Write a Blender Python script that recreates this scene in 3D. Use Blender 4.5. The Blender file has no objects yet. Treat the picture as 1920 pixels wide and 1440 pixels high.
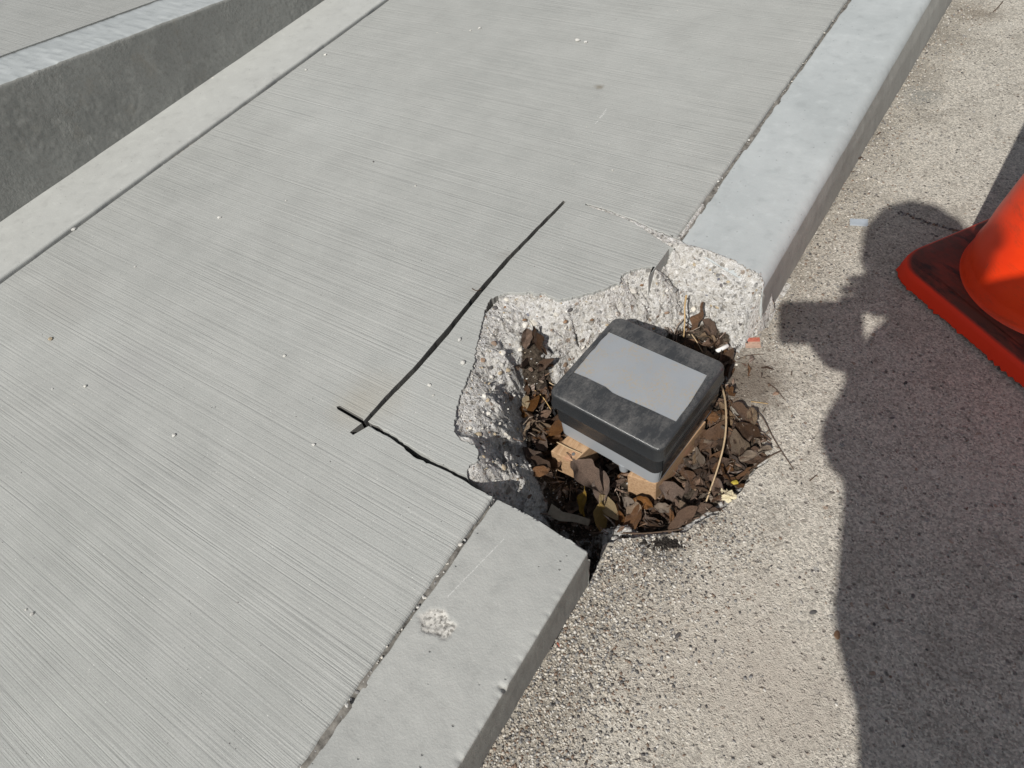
import bpy, bmesh, math, random
import numpy as np
from mathutils import Vector, Matrix, Euler
from mathutils.geometry import tessellate_polygon

random.seed(7)
RNG = np.random.default_rng(11)
S = bpy.context.scene
COL = S.collection

# ------------------------------------------------------------------ camera, sky, sun
FPX = 1331.0                      # focal length in pixels of a 1920 wide picture
CAM_H = 0.85                      # camera height above the sidewalk (metres)


def _norm(v):
    v = np.array(v, float)
    return v / np.linalg.norm(v)


_Z = -_norm((1200 - 960, 720 - 1779, -FPX))
_Y = np.array((2520 - 960, 720 + 1307, -FPX), float)
_Y = _norm(_Y - _Y.dot(_Z) * _Z)
_X = np.cross(_Y, _Z)
ROT = np.array([_X, _Y, _Z])      # world = ROT @ camera
CAM = np.array((0.0, 0.0, CAM_H))

cam_data = bpy.data.cameras.new('camera')
cam = bpy.data.objects.new('camera', cam_data)
COL.objects.link(cam)
m4 = Matrix([list(ROT[i]) + [CAM[i]] for i in range(3)] + [[0, 0, 0, 1]])
cam.matrix_world = m4
cam_data.sensor_fit = 'HORIZONTAL'
cam_data.sensor_width = 36.0
cam_data.lens = 36.0 * FPX / 1920.0
cam_data.clip_start = 0.02
cam_data.clip_end = 500.0
S.camera = cam


def ray(px, py):
    return ROT @ np.array((px - 960, 720 - py, -FPX))


def g(px, py, z=0.0):
    """the place on the level z that the photograph shows at that spot"""
    r = ray(px, py)
    return CAM + r * ((z - CAM_H) / r[2])


def g2(px, py, z=0.0):
    p = g(px, py, z)
    return (p[0], p[1])


SUN_D = _norm(ray(1535, 602))     # direction the sunlight travels
world = bpy.data.worlds.new('World')
S.world = world
world.use_nodes = True
wn = world.node_tree.nodes
wl = world.node_tree.links
bg = wn['Background']
sky = wn.new('ShaderNodeTexSky')
sky.sky_type = 'NISHITA'
sky.sun_disc = False
sky.sun_elevation = math.asin(-SUN_D[2])
sky.sun_rotation = math.atan2(-SUN_D[0], -SUN_D[1])
sky.altitude = 300
sky.air_density = 1.0
sky.dust_density = 1.4
hs_ = wn.new('ShaderNodeHueSaturation')
hs_.inputs['Saturation'].default_value = 0.45
wl.new(sky.outputs[0], hs_.inputs['Color'])
wl.new(hs_.outputs[0], bg.inputs[0])
bg.inputs[1].default_value = 0.070

sun_data = bpy.data.lights.new('sun', 'SUN')
sun_data.energy = 4.4
sun_data.angle = math.radians(0.55)
sun_data.color = (1.0, 0.968, 0.915)
sun = bpy.data.objects.new('sun', sun_data)
COL.objects.link(sun)
sun.rotation_euler = Vector(SUN_D).to_track_quat('-Z', 'Y').to_euler()
sun.location = tuple(-SUN_D * 10)

vs = S.view_settings
vs.view_transform = 'Standard'
vs.look = 'None'
vs.exposure = 0.0
vs.gamma = 1.0
vs.use_curve_mapping = False
S.cycles.max_bounces = 6
S.cycles.diffuse_bounces = 3
S.cycles.use_denoising = True

ROAD_Z = -0.11

# ------------------------------------------------------------------ helpers


def tag(o, label=None, cat=None, group=None, kind=None):
    if label:
        o['label'] = label
    if cat:
        o['category'] = cat
    if group:
        o['group'] = group
    if kind:
        o['kind'] = kind
    return o


def empty(name, loc=(0, 0, 0), rz=0.0):
    o = bpy.data.objects.new(name, None)
    o.empty_display_size = 0.05
    COL.objects.link(o)
    o.location = loc
    o.rotation_euler = (0, 0, rz)
    return o


def obj(name, mesh, mat=None, parent=None, loc=None):
    if isinstance(mesh, bmesh.types.BMesh):
        me = bpy.data.meshes.new(name)
        mesh.to_mesh(me)
        mesh.free()
        mesh = me
    o = bpy.data.objects.new(name, mesh)
    COL.objects.link(o)
    if mat is not None and not mesh.materials:
        mesh.materials.append(mat)
    if parent is not None:
        o.parent = parent
    if loc is not None:
        o.location = loc
    return o


def mesh_from(name, verts, faces, smooth=False):
    me = bpy.data.meshes.new(name)
    me.from_pydata([tuple(map(float, v)) for v in verts], [], [tuple(map(int, f)) for f in faces])
    me.update()
    if smooth:
        me.polygons.foreach_set('use_smooth', [True] * len(me.polygons))
    return me


def grid_faces(nu, nv, off=0):
    i, j = np.meshgrid(np.arange(nu - 1), np.arange(nv - 1), indexing='ij')
    a = (i * nv + j).ravel() + off
    return np.stack([a, a + nv, a + nv + 1, a + 1], 1)


def fast_mesh(name, verts, quads, smooth=True):
    me = bpy.data.meshes.new(name)
    verts = np.asarray(verts, np.float32)
    quads = np.asarray(quads, np.int32)
    me.vertices.add(len(verts))
    me.vertices.foreach_set('co', verts.ravel())
    k = quads.shape[1]
    me.loops.add(quads.size)
    me.loops.foreach_set('vertex_index', quads.ravel())
    me.polygons.add(len(quads))
    me.polygons.foreach_set('loop_start', np.arange(0, quads.size, k, dtype=np.int32))
    me.polygons.foreach_set('loop_total', np.full(len(quads), k, np.int32))
    if smooth:
        me.polygons.foreach_set('use_smooth', np.ones(len(quads), bool))
    me.update()
    me.validate()
    return me


# value noise ------------------------------------------------------
_P = RNG.random((256, 256))


def vnoise(x, y):
    x = np.asarray(x, float)
    y = np.asarray(y, float)
    xi = np.floor(x).astype(int)
    yi = np.floor(y).astype(int)
    u = x - xi
    v = y - yi
    u = u * u * (3 - 2 * u)
    v = v * v * (3 - 2 * v)
    a = _P[xi % 256, yi % 256]
    b = _P[(xi + 1) % 256, yi % 256]
    c = _P[xi % 256, (yi + 1) % 256]
    d = _P[(xi + 1) % 256, (yi + 1) % 256]
    return (a * (1 - u) + b * u) * (1 - v) + (c * (1 - u) + d * u) * v - 0.5


def fbm(x, y, octv=4, gain=0.5):
    s = 0
    a = 1.0
    for k in range(octv):
        s = s + a * vnoise(x * 2 ** k + 17.3 * k, y * 2 ** k + 5.1 * k)
        a *= gain
    return s


def cells(x, y, scale):
    """distance to the nearest jittered point and a per cell random number"""
    x = np.asarray(x) * scale
    y = np.asarray(y) * scale
    xi = np.floor(x).astype(int)
    yi = np.floor(y).astype(int)
    best = np.full(x.shape, 9.0)
    rid = np.zeros(x.shape)
    for dx in (-1, 0, 1):
        for dy in (-1, 0, 1):
            cx = (xi + dx)
            cy = (yi + dy)
            jx = _P[cx % 256, cy % 256]
            jy = _P[(cx + 91) % 256, (cy + 37) % 256]
            d = np.hypot(cx + jx - x, cy + jy - y)
            m = d < best
            best = np.where(m, d, best)
            rid = np.where(m, _P[(cx + 13) % 256, (cy + 201) % 256], rid)
    return best, rid


# ------------------------------------------------------------------ material building


class N:
    def __init__(self, name):
        self.m = bpy.data.materials.new(name)
        self.m.use_nodes = True
        self.t = self.m.node_tree
        self.b = self.t.nodes['Principled BSDF']
        self.co = self.t.nodes.new('ShaderNodeTexCoord').outputs['Object']

    def n(self, typ, **kw):
        nd = self.t.nodes.new(typ)
        for k, v in kw.items():
            setattr(nd, k, v)
        return nd

    def link(self, a, b):
        self.t.links.new(a, b)

    def setin(self, sock, v):
        if hasattr(v, 'is_output'):
            self.link(v, sock)
        elif isinstance(v, (tuple, list)) and len(v) == 3 and sock.type == 'RGBA':
            sock.default_value = (*v, 1)
        else:
            sock.default_value = v

    def mapping(self, scale=(1, 1, 1), rot=(0, 0, 0), loc=(0, 0, 0), vec=None):
        nd = self.n('ShaderNodeMapping')
        self.link(vec if vec is not None else self.co, nd.inputs[0])
        nd.inputs['Scale'].default_value = scale
        nd.inputs['Rotation'].default_value = rot
        nd.inputs['Location'].default_value = loc
        return nd.outputs[0]

    def noise(self, scale, detail=4, rough=0.55, vec=None, dist=0.0):
        nd = self.n('ShaderNodeTexNoise')
        self.link(vec if vec is not None else self.co, nd.inputs['Vector'])
        nd.inputs['Scale'].default_value = scale
        nd.inputs['Detail'].default_value = detail
        nd.inputs['Roughness'].default_value = rough
        nd.inputs['Distortion'].default_value = dist
        return nd.outputs['Fac']

    def voro(self, scale, feature='F1', vec=None, rand=1.0):
        nd = self.n('ShaderNodeTexVoronoi')
        nd.feature = feature
        self.link(vec if vec is not None else self.co, nd.inputs['Vector'])
        nd.inputs['Scale'].default_value = scale
        nd.inputs['Randomness'].default_value = rand
        return nd

    def ramp(self, fac, stops, interp='LINEAR'):
        nd = self.n('ShaderNodeValToRGB')
        cr = nd.color_ramp
        cr.interpolation = interp
        while len(cr.elements) < len(stops):
            cr.elements.new(0.5)
        for e, (p, c) in zip(cr.elements, stops):
            e.position = p
            e.color = (c, c, c, 1) if isinstance(c, (int, float)) else (*c, 1)
        self.link(fac, nd.inputs[0])
        return nd.outputs[0]

    def math(self, op, a, b=0.0, c=None, clamp=False):
        nd = self.n('ShaderNodeMath', operation=op)
        nd.use_clamp = clamp
        self.setin(nd.inputs[0], a)
        self.setin(nd.inputs[1], b)
        if c is not None:
            self.setin(nd.inputs[2], c)
        return nd.outputs[0]

    def mix(self, fac, a, b, mode='MIX'):
        nd = self.n('ShaderNodeMix', data_type='RGBA', blend_type=mode)
        self.setin(nd.inputs[0], fac)
        self.setin(nd.inputs[6], a)
        self.setin(nd.inputs[7], b)
        return nd.outputs[2]

    def bump(self, h, dist=0.001, strength=1.0, normal=None):
        nd = self.n('ShaderNodeBump')
        nd.inputs['Strength'].default_value = strength
        nd.inputs['Distance'].default_value = dist
        self.link(h, nd.inputs['Height'])
        if normal is not None:
            self.link(normal, nd.inputs['Normal'])
        return nd.outputs[0]

    def xyz(self):
        nd = self.n('ShaderNodeSeparateXYZ')
        self.link(self.co, nd.inputs[0])
        return nd.outputs

    def done(self, col, rough=0.85, normal=None, spec=0.3):
        self.setin(self.b.inputs['Base Color'], col)
        self.setin(self.b.inputs['Roughness'], rough)
        self.b.inputs['Specular IOR Level'].default_value = spec
        if normal is not None:
            self.link(normal, self.b.inputs['Normal'])
        return self.m


def spot(N_, x, y, cx, cy, r0, r1, warp=None):
    """1 inside a soft blot of radius r0..r1 about (cx, cy)"""
    dx = N_.math('SUBTRACT', x, cx)
    dy = N_.math('SUBTRACT', y, cy)
    d = N_.math('SQRT', N_.math('ADD', N_.math('MULTIPLY', dx, dx), N_.math('MULTIPLY', dy, dy)))
    if warp is not None:
        d = N_.math('ADD', d, warp)
    nd = N_.n('ShaderNodeMapRange')
    N_.link(d, nd.inputs[0])
    nd.inputs[1].default_value = r0
    nd.inputs[2].default_value = r1
    nd.inputs[3].default_value = 1.0
    nd.inputs[4].default_value = 0.0
    return nd.outputs[0]


def seg(N_, x, y, a, b, w):
    """1 on a thin straight mark from a to b"""
    a = np.array(a)
    b = np.array(b)
    L = np.linalg.norm(b - a)
    u = (b - a) / L
    dx = N_.math('SUBTRACT', x, float(a[0]))
    dy = N_.math('SUBTRACT', y, float(a[1]))
    t = N_.math('ADD', N_.math('MULTIPLY', dx, float(u[0])), N_.math('MULTIPLY', dy, float(u[1])))
    s = N_.math('ABSOLUTE', N_.math('SUBTRACT', N_.math('MULTIPLY', dx, float(u[1])), N_.math('MULTIPLY', dy, float(u[0]))))
    i1 = N_.math('GREATER_THAN', t, 0.0)
    i2 = N_.math('LESS_THAN', t, float(L))
    i3 = N_.math('LESS_THAN', s, w)
    return N_.math('MULTIPLY', N_.math('MULTIPLY', i1, i2), i3)


def concrete_broomed():
    k = N('broomed_concrete')
    x, y, z = k.xyz()
    # the broom strokes run across the walk and waver a little
    wav = k.noise(1.6, 2, 0.5)
    wy = k.math('MULTIPLY_ADD', wav, 0.008, y)
    cmb = k.n('ShaderNodeCombineXYZ')
    k.link(k.math('MULTIPLY', x, 1.6), cmb.inputs[0])
    k.link(k.math('MULTIPLY', wy, 270.0), cmb.inputs[1])
    stroke = k.noise(1.0, 3, 0.7, vec=cmb.outputs[0])
    cmb2 = k.n('ShaderNodeCombineXYZ')
    k.link(k.math('MULTIPLY', x, 0.8), cmb2.inputs[0])
    k.link(k.math('MULTIPLY', wy, 42.0), cmb2.inputs[1])
    band = k.noise(1.0, 3, 0.6, vec=cmb2.outputs[0])
    groove = k.ramp(stroke, [(0.34, 0.0), (0.45, 0.62), (0.62, 1.0)])
    patch = k.ramp(k.noise(3.0, 5, 0.65), [(0.3, 0.55), (0.62, 1.0)])
    grain = k.noise(420, 3, 0.7)
    lump = k.noise(45, 4, 0.6)
    h = k.math('MULTIPLY', groove, patch)
    h = k.math('ADD', h, k.math('MULTIPLY', grain, 0.55))
    h = k.math('ADD', h, k.math('MULTIPLY', lump, 0.9))
    h = k.math('ADD', h, k.math('MULTIPLY', band, 0.25))
    big = k.noise(1.7, 5, 0.6)
    mid = k.noise(11, 5, 0.65)
    col = k.ramp(big, [(0.30, (0.330, 0.337, 0.320)), (0.55, (0.365, 0.371, 0.352)), (0.75, (0.395, 0.405, 0.387))])
    col = k.mix(k.math('MULTIPLY', k.ramp(mid, [(0.4, 0.0), (0.75, 1.0)]), 0.35), col, (0.50, 0.505, 0.48))
    col = k.mix(k.math('MULTIPLY', k.ramp(mid, [(0.22, 1.0), (0.42, 0.0)]), 0.35), col, (0.32, 0.325, 0.31))
    dirt = k.math('MULTIPLY', k.ramp(stroke, [(0.33, 1.0), (0.43, 0.0)]), k.math('MULTIPLY', patch, 0.24))
    col = k.mix(k.math('MULTIPLY', k.ramp(stroke, [(0.57, 0.0), (0.68, 1.0)]), k.math('MULTIPLY', patch, 0.35)), col, (0.54, 0.54, 0.515))
    col = k.mix(k.math('MULTIPLY', k.ramp(k.noise(420, 3, 0.85), [(0.34, 1.0), (0.50, 0.0)]), 0.5), col, (0.25, 0.25, 0.24))
    col = k.mix(k.math('MULTIPLY', k.ramp(k.noise(390, 3, 0.85), [(0.54, 0.0), (0.68, 1.0)]), 0.4), col, (0.57, 0.575, 0.545))
    col = k.mix(dirt, col, (0.22, 0.22, 0.21))
    # cement dust specks and dark pin holes
    v = k.voro(130)
    sp = k.ramp(v.outputs['Distance'], [(0.06, 1.0), (0.13, 0.0)])
    pick = k.n('ShaderNodeSeparateColor')
    k.link(v.outputs['Color'], pick.inputs[0])
    col = k.mix(k.math('MULTIPLY', sp, k.math('GREATER_THAN', pick.outputs[0], 0.88)), col, (0.62, 0.62, 0.59))
    col = k.mix(k.math('MULTIPLY', sp, k.math('LESS_THAN', pick.outputs[0], 0.05)), col, (0.12, 0.12, 0.115))
    wob = k.math('MULTIPLY', k.math('SUBTRACT', k.noise(60, 3), 0.5), 0.022)
    for (px, py, r0, r1, c, s_) in ((1124, 163, .002, .013, (0.20, 0.175, 0.135), .75), (700, 745, .02, .07, (0.36, 0.335, 0.28), .35),
                                    (660, 770, .01, .05, (0.36, 0.335, 0.28), .3), (120, 560, .02, .10, (0.34, 0.34, 0.32), .5),
                                    (250, 690, .02, .08, (0.33, 0.33, 0.32), .4), (950, 480, .004, .02, (0.26, 0.25, 0.23), .5),
                                    (340, 240, .01, .03, (0.26, 0.24, 0.2), .5), (895, 545, .01, .04, (0.32, 0.32, 0.3), .5)):
        cx, cy = g2(px, py)
        col = k.mix(k.math('MULTIPLY', spot(k, x, y, cx, cy, r0, r1, wob), s_), col, c)
    for a, b, w in (((1137, 204), (1124, 222), .0012), ((1136, 210), (1116, 232), .0009)):
        col = k.mix(k.math('MULTIPLY', seg(k, x, y, g2(*a), g2(*b), w), k.ramp(grain, [(0.45, 0.0), (0.6, 0.8)])), col, (0.7, 0.7, 0.68))
    nrm = k.bump(h, 0.0012, 0.55)
    return k.done(col, 0.88, nrm, 0.25)


def concrete_smooth(name, c0, c1, rough=0.7, bump=0.5, marks=(), speck=0.5):
    k = N(name)
    x, y, z = k.xyz()
    big = k.noise(5.0, 6, 0.62, dist=0.6)
    mid = k.noise(34, 5, 0.6)
    fine = k.noise(330, 3, 0.7)
    col = k.mix(k.ramp(big, [(0.33, 0.0), (0.68, 1.0)]), c0, c1)
    dk = tuple(v * 0.78 for v in c0)
    lt = tuple(min(0.9, v * 1.16) for v in c1)
    col = k.mix(k.math('MULTIPLY', k.ramp(mid, [(0.28, 1.0), (0.46, 0.0)]), 0.45), col, dk)
    col = k.mix(k.math('MULTIPLY', k.ramp(mid, [(0.55, 0.0), (0.72, 1.0)]), 0.4), col, lt)
    col = k.mix(k.math('MULTIPLY', k.ramp(fine, [(0.58, 0.0), (0.72, 1.0)]), speck), col, lt)
    v = k.voro(95)
    pick = k.n('ShaderNodeSeparateColor')
    k.link(v.outputs['Color'], pick.inputs[0])
    pit = k.math('MULTIPLY', k.ramp(v.outputs['Distance'], [(0.08, 1.0), (0.17, 0.0)]), k.math('LESS_THAN', pick.outputs[1], 0.13))
    col = k.mix(k.math('MULTIPLY', pit, 0.6), col, tuple(q * 0.45 for q in c0))
    for a, b, w, c in marks:
        col = k.mix(k.math('MULTIPLY', seg(k, x, y, a, b, w), k.ramp(fine, [(0.44, 0.05), (0.56, 0.8)])), col, c)
    h = k.math('ADD', k.math('MULTIPLY', mid, 1.2), k.math('MULTIPLY', fine, 0.5))
    h = k.math('SUBTRACT', h, k.math('MULTIPLY', pit, 0.8))
    return k.done(col, k.ramp(mid, [(0.3, rough), (0.7, min(1, rough + 0.15))]), k.bump(h, 0.0012, bump), 0.35)


def concrete_wall_mat():
    k = N('cast_wall_concrete')
    big = k.noise(3.5, 6, 0.6)
    mid = k.noise(30, 6, 0.65)
    fine = k.noise(260, 3, 0.7)
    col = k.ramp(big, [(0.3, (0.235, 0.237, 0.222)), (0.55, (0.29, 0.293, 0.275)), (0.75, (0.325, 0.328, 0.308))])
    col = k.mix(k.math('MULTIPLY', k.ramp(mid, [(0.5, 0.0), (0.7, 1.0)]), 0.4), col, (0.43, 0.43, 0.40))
    col = k.mix(k.math('MULTIPLY', k.ramp(k.noise(110, 4, 0.8), [(0.36, 1.0), (0.52, 0.0)]), 0.4), col, (0.16, 0.158, 0.145))
    col = k.mix(k.ramp(k.noise(12, 6, 0.75), [(0.56, 0.0), (0.75, 0.5)]), col, (0.27, 0.245, 0.20))
    rough_patch = k.ramp(k.noise(4.2, 3, 0.5), [(0.47, 0.12), (0.6, 1.0)])
    h = k.math('MULTIPLY', k.noise(120, 4, 0.7), rough_patch)
    h = k.math('MULTIPLY', h, 1.5)
    h = k.math('ADD', h, k.math('MULTIPLY', mid, 0.35))
    vv = k.voro(38)
    sp2 = k.n('ShaderNodeSeparateColor')
    k.link(vv.outputs['Color'], sp2.inputs[0])
    knob = k.math('MULTIPLY', k.ramp(vv.outputs['Distance'], [(0.05, 1.0), (0.22, 0.0)]), k.math('GREATER_THAN', sp2.outputs[0], 0.9))
    h = k.math('ADD', h, k.math('MULTIPLY', knob, 1.5))
    h = k.math('ADD', h, k.math('MULTIPLY', fine, 0.2))
    return k.done(col, 0.9, k.bump(h, 0.0026, 0.55), 0.2)


def aggregate_mat(name, cement, dirt_attr=False, sc=1.0, mot=0.62, keep=(.60, .30, .10)):
    """worn or broken concrete with its stones showing"""
    k = N(name)
    x, y, z = k.xyz()
    wn_ = k.n('ShaderNodeTexNoise')
    k.link(k.co, wn_.inputs['Vector'])
    wn_.inputs['Scale'].default_value = 130 * sc
    wn_.inputs['Detail'].default_value = 3
    off = k.n('ShaderNodeVectorMath', operation='MULTIPLY_ADD')
    k.link(wn_.outputs['Color'], off.inputs[0])
    off.inputs[1].default_value = (0.008 / sc,) * 3
    k.link(k.co, off.inputs[2])
    wv = off.outputs[0]
    v1 = k.voro(120 * sc, vec=wv)
    v2 = k.voro(250 * sc, vec=wv)
    v3 = k.voro(60 * sc, vec=wv)
    v4 = k.voro(420 * sc)

    def stones(v, r0, r1, pal, keep):
        sc_ = k.n('ShaderNodeSeparateColor')
        k.link(v.outputs['Color'], sc_.inputs[0])
        mask = k.math('MULTIPLY', k.ramp(v.outputs['Distance'], [(r0, 1.0), (r1, 0.0)]), k.math('LESS_THAN', sc_.outputs[0], keep))
        c = k.ramp(sc_.outputs[1], pal, 'CONSTANT')
        return mask, c
    pal = [(0.0, (0.14, 0.13, 0.12)), (0.10, (0.27, 0.245, 0.21)), (0.28, (0.42, 0.39, 0.34)), (0.46, (0.55, 0.52, 0.46)),
           (0.66, (0.33, 0.32, 0.305)), (0.80, (0.66, 0.63, 0.57)), (0.94, (0.31, 0.22, 0.16))]
    big = k.noise(3.0, 5, 0.6)
    fine = k.noise(520, 2, 0.8)
    mid = k.noise(22, 5, 0.65)
    dk = tuple(q * 0.80 for q in cement)
    lt = tuple(min(0.85, q * 1.18) for q in cement)
    col = k.mix(k.ramp(big, [(0.32, 0.0), (0.68, 1.0)]), dk, cement)
    col = k.mix(k.math('MULTIPLY', k.ramp(mid, [(0.5, 0.0), (0.68, 1.0)]), 0.55), col, lt)
    col = k.mix(k.math('MULTIPLY', k.ramp(mid, [(0.3, 1.0), (0.46, 0.0)]), 0.5), col, dk)
    sc4 = k.n('ShaderNodeSeparateColor')
    k.link(v4.outputs['Color'], sc4.inputs[0])
    col = k.mix(mot, col, k.mix(sc4.outputs[0], tuple(q * 0.52 for q in cement), tuple(min(.85, q * 1.42) for q in cement)))
    col = k.mix(k.math('MULTIPLY', k.ramp(fine, [(0.3, 1.0), (0.44, 0.0)]), 0.6), col, tuple(q * 0.35 for q in cement))
    m2, c2 = stones(v2, 0.26, 0.42, pal, keep[0])
    col = k.mix(k.math('MULTIPLY', m2, 0.75), col, c2)
    m1, c1 = stones(v1, 0.24, 0.36, pal, keep[1])
    col = k.mix(k.math('MULTIPLY', m1, 0.75), col, c1)
    m3, c3 = stones(v3, 0.18, 0.24, pal, keep[2])
    col = k.mix(k.math('MULTIPLY', m3, 0.75), col, c3)
    h = k.math('ADD', k.math('MULTIPLY', m1, 0.5), k.math('MULTIPLY', m2, 0.4))
    h = k.math('ADD', h, k.math('MULTIPLY', sc4.outputs[1], 0.7))
    h = k.math('ADD', h, k.math('MULTIPLY', fine, 0.9))
    h = k.math('ADD', h, k.math('MULTIPLY', mid, 1.0))
    if dirt_attr:
        at = k.n('ShaderNodeAttribute')
        at.attribute_name = 'dirt'
        dn = k.math('ADD', at.outputs['Fac'], k.math('MULTIPLY', k.math('SUBTRACT', k.noise(70, 4, 0.7), 0.5), 0.7))
        df = k.ramp(dn, [(0.42, 0.0), (0.62, 1.0)])
        col = k.mix(df, col, k.ramp(k.noise(160, 4, 0.7), [(0.35, (0.035, 0.026, 0.019)), (0.55, (0.10, 0.078, 0.058)), (0.7, (0.19, 0.155, 0.12))]))
    return k, col, h


def road_mat():
    k, col, h = aggregate_mat('worn_road_concrete', (0.56, 0.522, 0.452), sc=0.9, mot=0.78)
    x, y, z = k.xyz()
    pit_v = k.voro(75, vec=k.co)
    ps = k.n('ShaderNodeSeparateColor')
    k.link(pit_v.outputs['Color'], ps.inputs[0])
    pits_ = k.math('MULTIPLY', k.ramp(k.math('ADD', pit_v.outputs['Distance'], k.math('MULTIPLY', k.math('SUBTRACT', k.noise(160, 3), .5), .35)), [(0.10, 1.0), (0.2, 0.0)]), k.math('GREATER_THAN', ps.outputs[0], 0.62))
    col = k.mix(k.math('MULTIPLY', pits_, 0.72), col, (0.10, 0.09, 0.08))
    h = k.math('SUBTRACT', h, k.math('MULTIPLY', pits_, 1.2))
    mt = k.noise(9, 6, 0.7, dist=.4)
    col = k.mix(k.math('MULTIPLY', k.ramp(mt, [(0.30, 1.0), (0.50, 0.0)]), 0.5), col, (0.255, 0.228, 0.19))
    col = k.mix(k.math('MULTIPLY', k.ramp(mt, [(0.52, 0.0), (0.70, 1.0)]), 0.4), col, (0.58, 0.545, 0.48))
    # old dirt washed along the foot of the kerb
    wob = k.math('MULTIPLY', k.math('SUBTRACT', k.noise(9, 5, 0.7), 0.5), 0.16)
    d = k.math('ADD', k.math('SUBTRACT', x, -0.21), wob)
    edge = k.ramp(k.math('MULTIPLY', d, 5.0), [(0.0, 1.0), (0.55, 0.0)])
    col = k.mix(k.math('MULTIPLY', edge, 0.42), col, (0.165, 0.140, 0.108))
    for (px, py, r0, r1, c, s_) in ((1725, 180, .01, .05, (0.20, 0.21, 0.20), .5), (1830, 25, .01, .07, (0.19, 0.15, 0.11), .5),
                                    (1400, 720, .03, .09, (0.13, 0.10, 0.075), .75), (1350, 1230, .05, .18, (0.46, 0.41, 0.35), .5),
                                    (1470, 1300, .03, .1, (0.47, 0.42, 0.36), .5), (1240, 1030, .005, .045, (0.07, 0.06, 0.05), .8)):
        cx, cy = g2(px, py, ROAD_Z)
        w2 = k.math('MULTIPLY', k.math('SUBTRACT', k.noise(40, 4, 0.7), 0.5), r1 * 1.1)
        col = k.mix(k.math('MULTIPLY', spot(k, x, y, cx, cy, r0, r1, w2), s_), col, c)
    return k.done(col, 0.9, k.bump(h, 0.0030, 0.85), 0.2)


def broken_mat():
    k, col, h = aggregate_mat('fractured_concrete', (0.84, 0.80, 0.73), dirt_attr=True, sc=0.62, mot=0.55, keep=(.75, .5, .28))
    h = k.math('ADD', h, k.math('MULTIPLY', k.noise(75, 5, 0.75, dist=.5), 4.0))
    return k.done(col, 0.92, k.bump(h, 0.0034, 0.9), 0.2)


def plain(name, col, rough=0.8, var=0.25, scale=60, bump=0.0, spec=0.3, objvar=0.0, trans=0.0):
    k = N(name)
    n_ = k.noise(scale, 5, 0.65)
    c = k.ramp(n_, [(0.3, tuple(v * (1 - var) for v in col)), (0.7, tuple(min(1, v * (1 + var)) for v in col))])
    if objvar:
        oi = k.n('ShaderNodeObjectInfo')
        hs = k.n('ShaderNodeHueSaturation')
        k.link(c, hs.inputs['Color'])
        k.link(k.math('MULTIPLY_ADD', oi.outputs['Random'], 2 * objvar, 1 - objvar), hs.inputs['Value'])
        k.link(k.math('MULTIPLY_ADD', k.math('FRACT', k.math('MULTIPLY', oi.outputs['Random'], 7.3)), 0.5, 0.75), hs.inputs['Saturation'])
        c = hs.outputs[0]
    nr = k.bump(n_, 0.001, bump) if bump else None
    return k.done(c, rough, nr, spec)


def leaf_mat(name, base, dark, light):
    k = N(name)
    x, y, z = k.xyz()
    oi = k.n('ShaderNodeObjectInfo')
    off = k.n('ShaderNodeVectorMath', operation='ADD')
    k.link(k.co, off.inputs[0])
    k.link(oi.outputs['Location'], off.inputs[1])
    n_ = k.noise(55, 5, 0.7, vec=off.outputs[0])
    c = k.ramp(n_, [(0.28, dark), (0.5, base), (0.72, light)])
    # side veins slanting from the midrib
    ax = k.math('ABSOLUTE', y)
    vein = k.math('SINE', k.math('MULTIPLY', k.math('ADD', x, k.math('MULTIPLY', ax, -0.9)), 1150))
    mid = k.ramp(k.math('MULTIPLY', ax, 500), [(0.2, 1.0), (0.5, 0.0)])
    c = k.mix(k.math('MULTIPLY', k.ramp(vein, [(0.8, 0.0), (1.0, 1.0)]), 0.35), c, dark)
    c = k.mix(k.math('MULTIPLY', mid, 0.55), c, light)
    hs = k.n('ShaderNodeHueSaturation')
    k.link(c, hs.inputs['Color'])
    k.link(k.math('MULTIPLY_ADD', oi.outputs['Random'], 0.8, 0.6), hs.inputs['Value'])
    k.link(k.math('MULTIPLY_ADD', k.math('FRACT', k.math('MULTIPLY', oi.outputs['Random'], 9.7)), 0.6, 0.65), hs.inputs['Saturation'])
    h = k.math('ADD', k.math('MULTIPLY', vein, 0.3), n_)
    return k.done(hs.outputs[0], 0.5, k.bump(h, 0.0012, 0.8), 0.45)


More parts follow.
